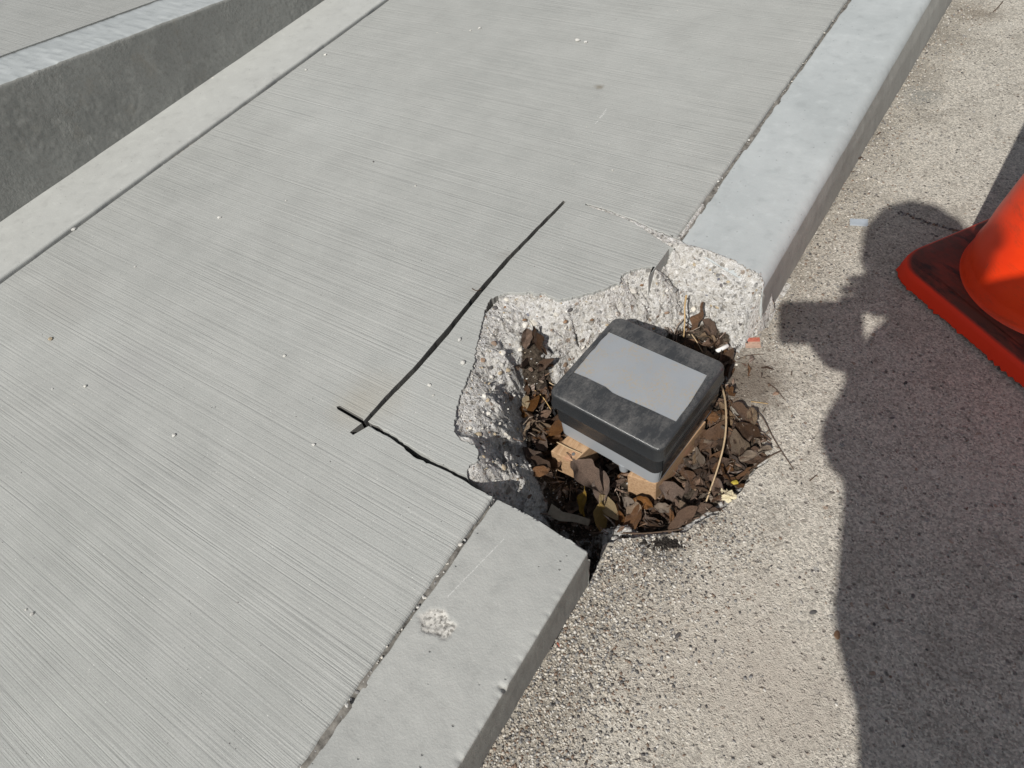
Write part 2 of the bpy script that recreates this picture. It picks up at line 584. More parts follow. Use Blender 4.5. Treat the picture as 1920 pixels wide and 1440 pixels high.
def tape_mat(name, axis_angle, dust=0.6):
    k = N(name)
    x, y, z = k.xyz()
    mp = k.mapping(rot=(0, 0, axis_angle))
    w = k.n('ShaderNodeTexWave')
    k.link(mp, w.inputs[0])
    w.inputs['Scale'].default_value = 165
    w.inputs['Distortion'].default_value = 0.3
    du = k.math('ADD', k.math('MULTIPLY', k.noise(13, 7, 0.75), 0.6), k.math('MULTIPLY', k.noise(90, 5, 0.8, vec=k.mapping(scale=(1, .35, 1), rot=(0, 0, .9))), 0.4))
    df = k.noise(300, 3, 0.7)
    d = k.math('MULTIPLY', k.ramp(du, [(0.43, 0.0), (0.64, 1.0)]), k.ramp(df, [(0.3, 0.25), (0.65, 1.0)]))
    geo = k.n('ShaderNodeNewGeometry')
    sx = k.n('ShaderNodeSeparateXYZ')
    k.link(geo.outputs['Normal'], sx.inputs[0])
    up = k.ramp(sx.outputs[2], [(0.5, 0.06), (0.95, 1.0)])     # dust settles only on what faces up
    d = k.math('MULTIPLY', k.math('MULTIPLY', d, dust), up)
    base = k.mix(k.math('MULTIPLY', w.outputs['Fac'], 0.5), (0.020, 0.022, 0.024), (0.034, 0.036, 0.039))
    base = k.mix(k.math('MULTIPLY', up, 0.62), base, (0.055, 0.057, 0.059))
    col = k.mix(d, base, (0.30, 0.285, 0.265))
    rg = k.math('MULTIPLY_ADD', d, 0.5, 0.24)
    h = k.math('ADD', k.math('MULTIPLY', w.outputs['Fac'], 0.5), k.math('MULTIPLY', k.noise(40, 4), 1.1))
    return k.done(col, rg, k.bump(h, 0.0007, 0.55), 0.5)


def pvc_mat():
    k = N('grey_plastic')
    n1 = k.noise(14, 5, 0.6)
    n2 = k.noise(240, 4, 0.75)
    n3 = k.noise(600, 2, 0.7)
    c = k.mix(k.ramp(n1, [(0.3, 0.0), (0.7, 1.0)]), (0.285, 0.305, 0.325), (0.315, 0.33, 0.345))
    geo = k.n('ShaderNodeNewGeometry')
    sx = k.n('ShaderNodeSeparateXYZ')
    k.link(geo.outputs['Normal'], sx.inputs[0])
    up = k.ramp(sx.outputs[2], [(0.5, 0.0), (0.95, 1.0)])
    dirt = k.math('MULTIPLY', k.ramp(n2, [(0.47, 0.0), (0.60, 0.9)]), k.ramp(k.noise(22, 4, 0.65), [(0.42, 0.0), (0.62, 1.0)]))
    c = k.mix(k.math('MULTIPLY', dirt, up), c, (0.36, 0.30, 0.215))
    c = k.mix(k.math('MULTIPLY', k.ramp(n3, [(0.70, 0.0), (0.76, 0.8)]), up), c, (0.08, 0.075, 0.07))
    return k.done(c, 0.48, k.bump(n1, 0.001, 0.15), 0.4)


def wood_mat(pink=True):
    k = N('cut_softwood')
    x, y, z = k.xyz()
    mp = k.mapping(scale=(9, 1.0, 9))
    n1 = k.noise(30, 5, 0.6, vec=mp, dist=0.5)
    n2 = k.noise(200, 3, 0.6)
    c = k.ramp(n1, [(0.3, (0.30, 0.185, 0.105)), (0.5, (0.42, 0.27, 0.155)), (0.7, (0.50, 0.345, 0.215))])
    c = k.mix(k.math('MULTIPLY', k.ramp(n2, [(0.55, 0.0), (0.7, 1.0)]), 0.4), c, (0.22, 0.14, 0.085))
    c = k.mix(k.ramp(k.noise(13, 3), [(0.54, 0.0), (0.66, 0.45)]), c, (0.62, 0.24, 0.19))
    return k.done(c, 0.8, k.bump(n1, 0.001, 0.5), 0.25)


def cone_mat():
    k = N('orange_vinyl')
    n1 = k.noise(9, 5, 0.65)
    c = k.mix(k.ramp(n1, [(0.35, 0.0), (0.7, 1.0)]), (0.80, 0.036, 0.003), (0.90, 0.055, 0.004))
    sc = k.ramp(k.noise(7, 7, 0.75, vec=k.mapping(scale=(1.6, 1.6, 5))), [(0.52, 0.0), (0.68, 0.6)])
    c = k.mix(sc, c, (0.40, 0.04, 0.014))
    c = k.mix(k.ramp(k.noise(45, 4, 0.8, vec=k.mapping(scale=(1, 1, .25))), [(0.62, 0.0), (0.70, 0.35)]), c, (0.12, 0.045, 0.03))
    return k.done(c, 0.42, k.bump(n1, 0.002, 0.12), 0.45)


def cone_base_mat():
    k = N('dirty_orange_vinyl')
    x, y, z = k.xyz()
    n1 = k.noise(8, 6, 0.7, vec=k.mapping(scale=(1, 2.5, 1)))
    n2 = k.noise(60, 4, 0.7)
    geo = k.n('ShaderNodeNewGeometry')
    sx = k.n('ShaderNodeSeparateXYZ')
    k.link(geo.outputs['Normal'], sx.inputs[0])
    up = k.ramp(sx.outputs[2], [(0.72, 0.0), (0.95, 1.0)])
    dm = k.math('MULTIPLY', k.ramp(k.math('ADD', n1, k.math('MULTIPLY', k.math('SUBTRACT', n2, 0.5), 0.3)), [(0.30, 0.78), (0.58, 1.0)]), up)
    c = k.mix(k.math('MULTIPLY', dm, 0.96), (0.84, 0.036, 0.006), (0.075, 0.034, 0.023))
    blk = k.math('MULTIPLY', k.ramp(k.noise(16, 6, 0.75, vec=k.mapping(scale=(.6, 2.2, 1))), [(0.50, 0.0), (0.62, 1.0)]), up)
    c = k.mix(k.math('MULTIPLY', blk, 0.8), c, (0.022, 0.014, 0.012))
    return k.done(c, 0.6, k.bump(n2, 0.0012, 0.4), 0.35)


M = dict(
    broom=concrete_broomed(),
    near_kerb=concrete_smooth('trowelled_kerb_concrete', (0.325, 0.330, 0.315), (0.385, 0.388, 0.368), 0.75, 1.0, speck=.7,
                              marks=((g2(944, 1007), g2(836, 1118), .0008, (0.55, 0.55, 0.53)),)),
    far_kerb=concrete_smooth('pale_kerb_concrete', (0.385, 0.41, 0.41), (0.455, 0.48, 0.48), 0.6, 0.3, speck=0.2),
    strip=concrete_smooth('strip_concrete', (0.415, 0.42, 0.40), (0.46, 0.467, 0.445), 0.8, 0.5, speck=0.3),
    wall=concrete_wall_mat(),
    road=road_mat(),
    kerb_face=concrete_smooth('shade_toned_kerb_face', (0.26, 0.255, 0.235), (0.345, 0.34, 0.315), 0.85, 1.0, speck=0.5),  # rougher formed outer face, its shade painted into the darker colour
    broken=broken_mat(),
    dirt=plain('packed_dirt', (0.165, 0.155, 0.138), 0.95, 0.7, 90, 0.8),
    pvc=pvc_mat(), wood=wood_mat(), cone=cone_mat(), cone_base=cone_base_mat(),
    crumb=plain('cement_crumb', (0.56, 0.55, 0.515), 0.9, 0.2, 200, 0.5, objvar=0.1),
    tan=plain('tan_stone', (0.42, 0.345, 0.24), 0.8, 0.3, 120, 0.3),
    buffstone=plain('buff_stone', (0.42, 0.38, 0.32), 0.85, 0.25, 150, 0.3),
    grey=plain('grey_stone', (0.28, 0.272, 0.262), 0.75, 0.3, 150, 0.3, objvar=0.4),
    dark=plain('dark_stone', (0.105, 0.098, 0.095), 0.65, 0.3, 150, 0.3, objvar=0.35),
    brown=plain('brown_stone', (0.24, 0.165, 0.115), 0.75, 0.3, 150, 0.3, objvar=0.3),
    pale=plain('pale_stone', (0.60, 0.57, 0.51), 0.8, 0.15, 150, 0.3, objvar=0.15),
    blue=plain('bluish_stone', (0.16, 0.165, 0.20), 0.7, 0.25, 150, 0.3),
    straw=plain('dry_straw', (0.47, 0.34, 0.19), 0.7, 0.25, 90, 0.2, objvar=0.2),
    twig=plain('dark_twig', (0.085, 0.058, 0.04), 0.85, 0.4, 140, 0.5),
)

# ------------------------------------------------------------------ outlines of the slab, its cuts and its broken edge
JX = -0.3905           # edge of the sidewalk slab along the kerb
KX = -0.3855           # inner edge of the kerb
GX = -1.5665           # far edge of the slab


def wig(pts, amp, step=0.006, seed=0):
    """roughen a run of points"""
    r = random.Random(seed)
    out = []
    for a, b in zip(pts[:-1], pts[1:]):
        a = np.array(a)
        b = np.array(b)
        L = np.linalg.norm(b - a)
        n = max(1, int(L / step))
        nrm = np.array((-(b - a)[1], (b - a)[0])) / max(L, 1e-6)
        for i in range(n):
            p = a + (b - a) * (i + (r.uniform(-.35, .35) if i else 0)) / n
            if i:
                p = p + nrm * amp * r.uniform(-1, 1) * r.uniform(.15, 1.5)
            out.append(tuple(p))
    out.append(tuple(pts[-1]))
    return out


# near cut, walked from the kerb joint outwards and back
cut_near_lo = [(926, 932), (884, 910), (845, 886), (776, 856), (757, 838), (733, 821), (691, 798)]
cut_near_hi = [(690, 790), (735, 813), (779, 842), (812, 862), (850, 880), (876, 894)]
A_left = [(682, 790), (722, 744), (775, 690), (846, 607), (896, 545), (951, 483), (1001, 432), (1057, 376)]
A_right = [(1060, 378), (1004, 436), (955, 487), (901, 550), (855, 607), (840, 627), (781, 694), (728, 748), (691, 788)]
edge_px = [(876, 889), (880, 872), (897, 862), (897, 846), (890, 833), (866, 826), (851, 809), (852, 790), (855, 770), (862, 744),
           (872, 722), (879, 704), (890, 678), (893, 650), (899, 625), (906, 598), (912, 575), (921, 559), (937, 553), (952, 548),
           (973, 549), (993, 546), (1006, 551), (1021, 549), (1034, 556), (1047, 562), (1064, 559), (1090, 553), (1118, 545), (1136, 540),
           (1151, 533), (1164, 527), (1165, 516), (1175, 510), (1188, 505), (1203, 501), (1216, 499), (1228, 501)]
far_lo = [(1264, 465), (1252, 459), (1236, 449), (1218, 437), (1188, 417), (1158, 405), (1142, 399), (1118, 391), (1098, 384)]
far_hi = [(1098, 381), (1119, 387), (1143, 394), (1160, 401), (1190, 412), (1224, 429), (1246, 437), (1262, 443), (1276, 447)]

P = lambda L: [g2(*q) for q in L]
slab = []          # (x, y, edge radius of the edge that starts here)


def run(pts, r):
    for p in pts:
        slab.append((p[0], p[1], r))


corner = P(cut_near_lo)
corner[0] = (JX, corner[0][1])
yfar = g2(1276, 447)[1]
slab.append((JX, -3.0, 0.0075))
for p in wig([(JX, -0.3), (JX, corner[0][1] - .004)], 0.0008, 0.012, 21):
    slab.append((p[0], p[1], 0.0075))
run(wig(corner, 0.0011, 0.007, 1), 0.0012)
run(P([(680, 792), (658, 811), (662, 813), (678, 799)][::-1])[:0], 0.001)
run(P([(662, 815), (656, 810), (678, 793), (633, 767), (631, 762), (637, 760), (681, 785)]), 0.0007)
run(wig(P([(a - .6, b - .5) for a, b in A_left]), 0.0005, 0.010, 2), 0.0008)
run(wig(P([(a + .6, b + .5) for a, b in A_right]), 0.0005, 0.010, 3), 0.0008)
run(wig(P(cut_near_hi), 0.0013, 0.006, 4), 0.0012)
run(wig(P(edge_px), 0.0019, 0.0032, 5), 0.0007)
slab.append((JX, g2(1229, 524)[1], 0.004))
slab.append((JX, g2(1264, 465)[1] - .004, 0.001))
run(wig(P(far_lo), 0.0012, 0.005, 6), 0.0012)
run(wig(P(far_hi), 0.0014, 0.005, 7), 0.0012)
for p in wig([(JX, yfar), (JX, 2.6)], 0.0008, 0.014, 22):
    slab.append((p[0], p[1], 0.0075))
slab.append((JX, 9.0, 0.004))
slab.append((GX, 9.0, 0.006))
for p in wig([(GX, 2.2), (GX, 0.0)], 0.0012, 0.035, 23):
    slab.append((p[0], p[1], 0.006))
slab.append((GX, -3.0, 0.004))


def slab_mesh(name, pts, depth, z=0.0, prof=((1.0, 0.0), (0.62, 0.07), (0.29, 0.29), (0.07, 0.62), (0.0, 1.0))):
    """a slab whose edges are rounded by the radius carried with each edge"""
    n = len(pts)
    p = np.array([(a, b) for a, b, _ in pts])
    r = np.array([c for _, _, c in pts])
    e = np.roll(p, -1, 0) - p
    L = np.maximum(np.linalg.norm(e, axis=1), 1e-7)
    nin = np.stack([-e[:, 1], e[:, 0]], 1) / L[:, None]      # inward for a counter clockwise outline
    area = 0.5 * np.sum(p[:, 0] * np.roll(p[:, 1], -1) - np.roll(p[:, 0], -1) * p[:, 1])
    if area < 0:
        nin = -nin
    npv = np.roll(nin, 1, 0)
    rp = np.roll(r, 1)
    off = np.zeros((n, 2))
    for i in range(n):
        A = np.array([npv[i], nin[i]])
        if abs(np.linalg.det(A)) > 0.25:
            off[i] = np.linalg.solve(A, (rp[i], r[i]))
        else:
            d = npv[i] + nin[i]
            if np.linalg.norm(d) < 0.2:
                d = np.array((-npv[i][1], npv[i][0]))
            off[i] = d / np.linalg.norm(d) * min(rp[i], r[i])
        m = max(rp[i], r[i]) * 1.6
        q = np.linalg.norm(off[i])
        if q > m:
            off[i] *= m / q
    rz = np.minimum(r, rp)
    verts = []
    for a, b in prof:
        for i in range(n):
            verts.append((*(p[i] + off[i] * a), z - rz[i] * b))
    for i in range(n):
        verts.append((*p[i], z - depth))
    faces = []
    k = len(prof)
    for j in range(k):
        for i in range(n):
            i2 = (i + 1) % n
            q = (j * n + i, (j + 1) * n + i, (j + 1) * n + i2, j * n + i2)
            faces.append(q if area > 0 else q[::-1])
    top = [Vector((v[0], v[1], 0)) for v in verts[:n]]
    for t in tessellate_polygon([top]):
        a, b, c = (top[i] for i in t)
        cr = (b - a).cross(c - a).z
        if abs(cr) < 1e-12:
            continue
        faces.append(t if cr > 0 else t[::-1])
    return mesh_from(name, verts, faces)


sidewalk = obj('sidewalk', slab_mesh('sidewalk', slab, 0.125), M['broom'])
M['sawn'] = concrete_smooth('shade_toned_cut_concrete', (0.13, 0.127, 0.118), (0.19, 0.186, 0.172), 0.95, 0.8, speck=0.2)  # saw cut walls coloured dark to stand for shade inside the slits
me = sidewalk.data
me.materials.append(M['sawn'])
nr_ = np.zeros(len(me.polygons) * 3)
me.polygons.foreach_get('normal', nr_)
ce_ = np.zeros(len(me.polygons) * 3)
me.polygons.foreach_get('center', ce_)
nr_, ce_ = nr_.reshape(-1, 3), ce_.reshape(-1, 3)
me.polygons.foreach_set('material_index', ((np.abs(nr_[:, 2]) < .3) & (ce_[:, 0] < -.415) & (ce_[:, 0] > -.9) & (ce_[:, 1] < 1.2) & ((ce_[:, 0] < -.602) | (ce_[:, 1] < .336))).astype(np.int32))
tag(sidewalk, 'pale grey broom finished concrete sidewalk with saw cuts round the broken corner', kind='structure')

# ------------------------------------------------------------------ kerbs (swept profile with an uneven surface)


def kerb(name, ys, inner, outer_top, outer_base, rad_out, rad_in, mat, yend=None, end_at_start=False, crater=None, seed=0, rough=0.0006):
    ztop = 0.0
    zb = ROAD_Z - 0.05
    nx = 64
    prof = []
    prof.append((0.0, zb, 0))
    prof.append((0.0, -0.03, 0))
    for a in np.linspace(0, 90, 5):
        t = math.radians(a)
        prof.append((rad_in * (1 - math.cos(t)), -rad_in * (1 - math.sin(t)), 1))
    for u in np.linspace(0.04, 0.96, nx):
        prof.append((u, 0.0, 2))
    for a in np.linspace(90, 0, 7):
        t = math.radians(a)
        prof.append((rad_out * (1 - math.cos(t)), -rad_out * (1 - math.sin(t)), 3))
    for q in np.linspace(0.1, 1.0, 10):
        prof.append((q, 0, 4))
    V = []
    ny = len(ys)
    for y in ys:
        xi = inner
        xo = outer_top(y)
        xb = outer_base(y)
        for (u, dz, kind) in prof:
            if kind == 0:
                V.append((xi, y, dz))
            elif kind == 1:
                V.append((xi + u, y, dz))
            elif kind == 2:
                V.append((xi + rad_in + (xo - rad_out - xi - rad_in) * u, y, 0))
            elif kind == 3:
                V.append((xo - u, y, dz))
            else:
                z0 = -rad_out
                zz = z0 + (zb - z0) * u
                V.append((xo + (xb - xo) * min(1.0, (-zz) / (-ROAD_Z)), y, zz))
    V = np.array(V)
    npf = len(prof)
    if yend is not None:
        y0, y1 = ys[0], ys[-1]
        t = (V[:, 1] - y0) / (y1 - y0)
        ye = yend(V[:, 0]) + 0.006 * np.clip(-V[:, 2] / 0.1, 0, 1) * 0 + 0.010 * fbm(V[:, 2] * 60 + 3, V[:, 0] * 30, 3) * np.clip(-V[:, 2] * 40, 0, 1)
        if end_at_start:
            w = np.clip(1 - t * 6, 0, 1)
            V[:, 1] += w * (ye - y0)
        else:
            w = np.clip(1 - (1 - t) * 6, 0, 1)
            V[:, 1] += w * (ye - y1)
    # unevenness
    nz = fbm(V[:, 0] * 30 + seed, V[:, 1] * 30, 5, 0.55)
    topness = np.clip(1 + V[:, 2] * 60, 0, 1)
    V[:, 2] += rough * 0.8 * nz * topness
    ex = np.clip(-V[:, 2] * 90, 0, 1)
    outer = V[:, 0] > inner + 0.05
    V[:, 0] += np.where(outer, rough * 1.6 * fbm(V[:, 1] * 26 + seed * 3, V[:, 2] * 40, 5, 0.6) * ex, 0)
    V[:, 0] += np.where(V[:, 0] < inner + .012, 0.0028 * fbm(V[:, 1] * 32 + seed, V[:, 1] * 0 + seed, 4), 0)
    # small knocks along the outer arris
    arr = np.exp(-((V[:, 0] - np.array([outer_top(q) for q in V[:, 1]])) / 0.006) ** 2) * topness
    kn = np.clip(fbm(V[:, 1] * 70 + seed, V[:, 0] * 10, 3) - 0.30, 0, 1)
    V[:, 2] -= arr * (kn * 0.02 + 0.0022 * np.clip(fbm(V[:, 1] * 130 + seed, V[:, 0] * 10 + 3, 3) + .1, 0, 1)) * (rough / 0.0006)
    dirt = None
    if crater is not None:
        cx, cy, rx, ry, dep = crater
        q = np.hypot((V[:, 0] - cx) / rx, (V[:, 1] - cy) / ry) + 0.35 * fbm(V[:, 0] * 90, V[:, 1] * 90, 3)
        w = np.clip((1 - q) * 5.0, 0, 1) * (V[:, 2] > -0.01)
        V[:, 2] -= w * (dep * (0.30 + 0.35 * np.clip(1 - q, 0, 1)) + 0.0030 * fbm(V[:, 0] * 170, V[:, 1] * 170, 3, 0.8))
        dirt = w
    F = grid_faces(ny, npf)
    me = fast_mesh(name, V, F)
    # closing faces at the ends
    bm = bmesh.new()
    bm.from_mesh(me)
    bm.verts.ensure_lookup_table()
    for row in (0, ny - 1):
        ids = [row * npf + i for i in range(npf)]
        try:
            f = bm.faces.new([bm.verts[i] for i in (ids if row == 0 else ids[::-1])])
            bmesh.ops.triangulate(bm, faces=[f])
        except ValueError:
            pass
    bmesh.ops.recalc_face_normals(bm, faces=bm.faces)
    bm.to_mesh(me)
    bm.free()
    if dirt is not None:
        at = me.attributes.new('chip', 'FLOAT', 'POINT')
        at.data.foreach_set('value', dirt.astype(np.float32))
    me.materials.append(mat)
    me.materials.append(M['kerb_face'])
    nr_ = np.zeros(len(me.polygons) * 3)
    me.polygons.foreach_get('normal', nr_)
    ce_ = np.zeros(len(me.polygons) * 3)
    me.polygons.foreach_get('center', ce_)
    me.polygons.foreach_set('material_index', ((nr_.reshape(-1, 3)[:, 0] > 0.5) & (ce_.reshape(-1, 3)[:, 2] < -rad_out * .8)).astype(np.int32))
    return obj(name, me)


def chip_into(mat):
    """the kerb's knocked-out pit shows bare pale mortar and stones"""
    t = mat.node_tree
    b = t.nodes['Principled BSDF']
    src = b.inputs['Base Color'].links[0].from_socket
    at = t.nodes.new('ShaderNodeAttribute')
    at.attribute_name = 'chip'
    tc = t.nodes.new('ShaderNodeTexCoord')
    v = t.nodes.new('ShaderNodeTexVoronoi')
    v.inputs['Scale'].default_value = 330
    t.links.new(tc.outputs['Object'], v.inputs['Vector'])
    sp = t.nodes.new('ShaderNodeSeparateColor')
    t.links.new(v.outputs['Color'], sp.inputs[0])
    r = t.nodes.new('ShaderNodeValToRGB')
    r.color_ramp.elements[0].position = 0.1
    r.color_ramp.elements[0].color = (0.24, 0.23, 0.21, 1)
    r.color_ramp.elements[1].position = 0.45
    r.color_ramp.elements[1].color = (0.50, 0.485, 0.45, 1)
    t.links.new(sp.outputs[0], r.inputs[0])
    mx = t.nodes.new('ShaderNodeMix')
    mx.data_type = 'RGBA'
    t.links.new(at.outputs['Fac'], mx.inputs[0])
    t.links.new(src, mx.inputs[6])
    t.links.new(r.outputs[0], mx.inputs[7])
    t.links.new(mx.outputs[2], b.inputs['Base Color'])


chip_into(M['near_kerb'])
near_px = [(932, 934), (951, 944), (970, 952), (984, 959), (1000, 968), (1013, 975), (1023, 987), (1037, 996), (1050, 1001), (1076, 1014), (1103, 1035)]
nx_ = np.array([g2(*q) for q in near_px])


def near_end(x):
    return np.interp(x, nx_[:, 0], nx_[:, 1]) + 0.0022 * fbm(np.asarray(x) * 160, np.asarray(x) * 0 + 2.2, 3)


ys_near = np.concatenate([np.linspace(-3.0, -0.25, 24)[:-1], np.linspace(-0.25, 0.325, 270)])
ccx, ccy = g2(817, 1166)
kerb_near = kerb('kerb', ys_near, KX, lambda y: -0.2365, lambda y: -0.2420, 0.0035, 0.0025, M['near_kerb'], near_end, False,
                 (ccx, ccy, 0.026, 0.019, 0.005), 3, 0.0008)
tag(kerb_near, 'grey concrete kerb below the broken corner with a knocked-out pit in its top', kind='structure')

far_px = [(1276, 448), (1288, 456), (1306, 459), (1326, 465), (1345, 472), (1361, 479), (1380, 486), (1395, 493), (1412, 501), (1427, 510), (1434, 524)]
fx_ = np.array([g2(*q) for q in far_px])


def far_end(x):
    return np.interp(x, fx_[:, 0], fx_[:, 1]) + 0.0022 * fbm(np.asarray(x) * 150, np.asarray(x) * 0 + 9.2, 3)


ys_far = np.concatenate([np.linspace(0.90, 3.0, 420), np.linspace(3.0, 9.0, 40)[1:]])
kerb_far = kerb('kerb', ys_far, KX, lambda y: -0.217 - 0.006 * (min(max(y, .9), 2.2) - .9), lambda y: -0.211 + 0.012 * (min(max(y, .9), 2.2) - .9),
                0.024, 0.003, M['far_kerb'], far_end, True, None, 8, 0.0005)
tag(kerb_far, 'pale smooth concrete kerb running on beyond the broken corner', kind='structure')

kerb_near.location.z = -0.005
kerb_far.location.z = -0.008

# dirt packed in the joints
for x0, x1, y0, y1 in ((JX - .006, KX + .004, -3, .318), (JX - .006, KX + .004, yfar, 9.0), (GX - .012, GX + .006, -3, 9)):
    n = 900
    yy = np.linspace(y0, y1, n)
    zz = -0.0085 + 0.009 * fbm(yy * 14 + x0 * 9, yy * 0 + 1.7, 4)
    V = np.concatenate([np.stack([np.full(n, x0), yy, zz], 1), np.stack([np.full(n, x1), yy, zz - 0.001], 1)])
    i = np.arange(n - 1)
    jf = obj('joint_dirt', fast_mesh('joint_dirt', V, np.stack([i, i + n, i + n + 1, i + 1], 1)), M['dirt'])
    tag(jf, kind='stuff')

# ------------------------------------------------------------------ strip, wall and upper pavement on the far side
WX = -1.757


def wall_top(y):
    return np.maximum(0.233 - 0.1451 * (np.asarray(y) - 0.549), 0.004)


strip_pts = [(GX - .006, -3.0, .004)] + [(a, b, .004) for a, b in wig([(GX - .006, 0.0), (GX - .006, 2.2)], 0.0014, 0.040, 24)] + [(GX - .006, 9.0, .004), (WX - .05, 9.0, .004), (WX - .05, -3.0, .004)]
strip_pts = [(a, b, .006) for a, b, c in strip_pts]
strip = obj('concrete_strip', slab_mesh('concrete_strip', strip_pts, 0.1, 0.006), M['strip'])
tag(strip, 'narrow pale concrete strip between sidewalk and wall', kind='structure')

ny, nz = 620, 60
yy = np.concatenate([np.linspace(-2, 0.1, 30)[:-1], np.linspace(0.1, 2.15, ny)])
ny = len(yy)
V = []
for y in yy:
    h = float(wall_top(y))
    r = min(0.007, h * 0.5)
    for q in np.linspace(0, 1, nz):
        V.append((WX, y, -0.02 + (h - r + 0.02) * q))
    for a in (25, 50, 75, 90):
        t = math.radians(a)
        V.append((WX - r * (1 - math.cos(t)), y, h - r + r * math.sin(t)))
    for q in np.linspace(0.08, 1, 10):
        V.append((WX - r - (0.165 - r) * q, y, h))
    V.append((WX - 0.165, y, -0.02))
V = np.array(V)
npf = nz + 4 + 10 + 1
face = np.tile(np.arange(npf) < nz + 4, ny)
n1 = fbm(V[:, 1] * 9, V[:, 2] * 9 + 4, 3)
patchy = np.clip(fbm(V[:, 1] * 4.5 + 2, V[:, 2] * 6 + 1, 3) * 3 + 0.2, 0, 1)
fine_ = fbm(V[:, 1] * 95, V[:, 2] * 95, 3, 0.6)
V[:, 0] += np.where(face, 0.0010 * n1 + 0.0008 * patchy * fine_, 0)
edge_ = np.clip(1 - np.abs(V[:, 2] - wall_top(V[:, 1])) / 0.012, 0, 1)
V[:, 2] += edge_ * 0.002 * fbm(V[:, 1] * 70, V[:, 0] * 30, 3)
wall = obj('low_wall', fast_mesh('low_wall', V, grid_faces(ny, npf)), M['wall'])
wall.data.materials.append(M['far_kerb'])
nrm = np.zeros(len(wall.data.polygons) * 3)
wall.data.polygons.foreach_get('normal', nrm)
nrm = nrm.reshape(-1, 3)
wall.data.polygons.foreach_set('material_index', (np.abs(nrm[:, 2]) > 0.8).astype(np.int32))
tag(wall, 'low grey concrete ramp wall tapering towards the top of the sidewalk', 'wall')

UX = WX - 0.169
V = [(UX, -2.0, wall_top(-2.0)), (UX, 2.15, wall_top(2.15)), (UX, 9, .004), (-9, 9, .004), (-9, 2.15, wall_top(2.15)), (-9, -2.0, wall_top(-2.0))]
V2 = [(a, b, c - 0.2) for a, b, c in V]
F = [(0, 1, 4, 5), (1, 2, 3, 4), (6, 7, 1, 0), (7, 8, 2, 1)]
upper = obj('upper_pavement', mesh_from('upper_pavement', V + V2, F), M['broom'])
tag(upper, 'broomed concrete of the higher pavement behind the low wall', kind='structure')

# ------------------------------------------------------------------ the broken hole: one uneven surface of fractured concrete and soil
ctrl = []
for q in edge_px[::2]:
    ctrl.append((*q, -0.004))
ctrl += [(876, 889, -0.006), (1240, 500, -0.02), (1262, 470, -0.012)]
ctrl += [(878, 770, -0.012), (905, 760, -0.020), (935, 755, -0.040), (975, 715, -0.085), (872, 815, -0.014), (900, 815, -0.022), (940, 815, -0.058),
         (982, 815, -0.122), (915, 690, -0.022), (945, 650, -0.028), (935, 600, -0.012), (965, 690, -0.048), (975, 590, -0.020), (1010, 620, -0.038),
         (1050, 600, -0.032), (1000, 690, -0.070), (1060, 650, -0.065), (1110, 585, -0.030), (1150, 560, -0.025), (1195, 560, -0.048), (1195, 520, -0.012),
         (1235, 560, -0.060), (1230, 530, -0.045), (1255, 500, -0.034), (1275, 475, -0.014), (1275, 520, -0.046), (1285, 600, -0.092), (1240, 610, -0.085),
         (1290, 466, -0.004), (1360, 488, -0.004), (1425, 517, -0.006), (1322, 505, -0.030), (1370, 535, -0.042), (1424, 557, -0.046),
         (1320, 560, -0.072), (1340, 600, -0.096), (1400, 585, -0.082), (1430, 566, -0.066), (1442, 590, -0.104), (1385, 630, -0.110), (1425, 620, -0.113),
         (905, 870, -0.035), (930, 880, -0.062), (900, 895, -0.014), (925, 910, -0.040), (955, 905, -0.095), (960, 860, -0.105), (985, 905, -0.140),
         (985, 960, -0.110), (1010, 960, -0.135), (960, 940, -0.080), (1030, 985, -0.155)]
pit = [(1000, 860, -0.160), (1020, 900, -0.165), (1060, 960, -0.175), (1120, 985, -0.170), (1200, 985, -0.165), (1270, 975, -0.150), (1100, 900, -0.175),
       (1180, 930, -0.165), (1270, 930, -0.150), (1330, 900, -0.140), (1390, 870, -0.128), (1340, 840, -0.140), (1310, 860, -0.15), (1360, 790, -0.130), (1330, 720, -0.135),
       (1345, 665, -0.125), (1300, 640, -0.120), (1200, 700, -0.160), (1150, 760, -0.170), (1080, 750, -0.160), (1020, 770, -0.155), (1200, 800, -0.17), (1100, 690, -0.13)]
rim = [(1130, 1050, -0.150), (1145, 1015, -0.128), (1210, 1010, -0.122), (1285, 1003, -0.116), (1355, 962, -0.114), (1445, 857, -0.114), (1400, 795, -0.114), (1365, 750, -0.114),
       (1372, 700, -0.114), (1390, 665, -0.113), (1480, 700, -0.125), (1500, 850, -0.13), (1420, 980, -0.13), (1300, 1060, -0.13), (1480, 600, -0.125), (1110, 1075, -0.16)]
C = []
for px, py, z in ctrl + pit + rim:
    p = g(px, py, z)
    C.append(p)
C = np.array(C)


def tps_fit(C, lam=2e-5):
    n = len(C)
    d = np.hypot(C[:, None, 0] - C[None, :, 0], C[:, None, 1] - C[None, :, 1])
    K = np.where(d > 0, d * d * np.log(np.maximum(d, 1e-9)), 0) + lam * np.eye(n)
    Pm = np.stack([np.ones(n), C[:, 0], C[:, 1]], 1)
    A = np.block([[K, Pm], [Pm.T, np.zeros((3, 3))]])
    return np.linalg.solve(A, np.concatenate([C[:, 2], np.zeros(3)]))


TW = tps_fit(C)


def tps(x, y):
    out = np.zeros(x.shape)
    for i in range(len(C)):
        d2 = (x - C[i, 0]) ** 2 + (y - C[i, 1]) ** 2
        out += TW[i] * 0.5 * d2 * np.log(np.maximum(d2, 1e-16))
    return out + TW[-3] + TW[-2] * x + TW[-1] * y


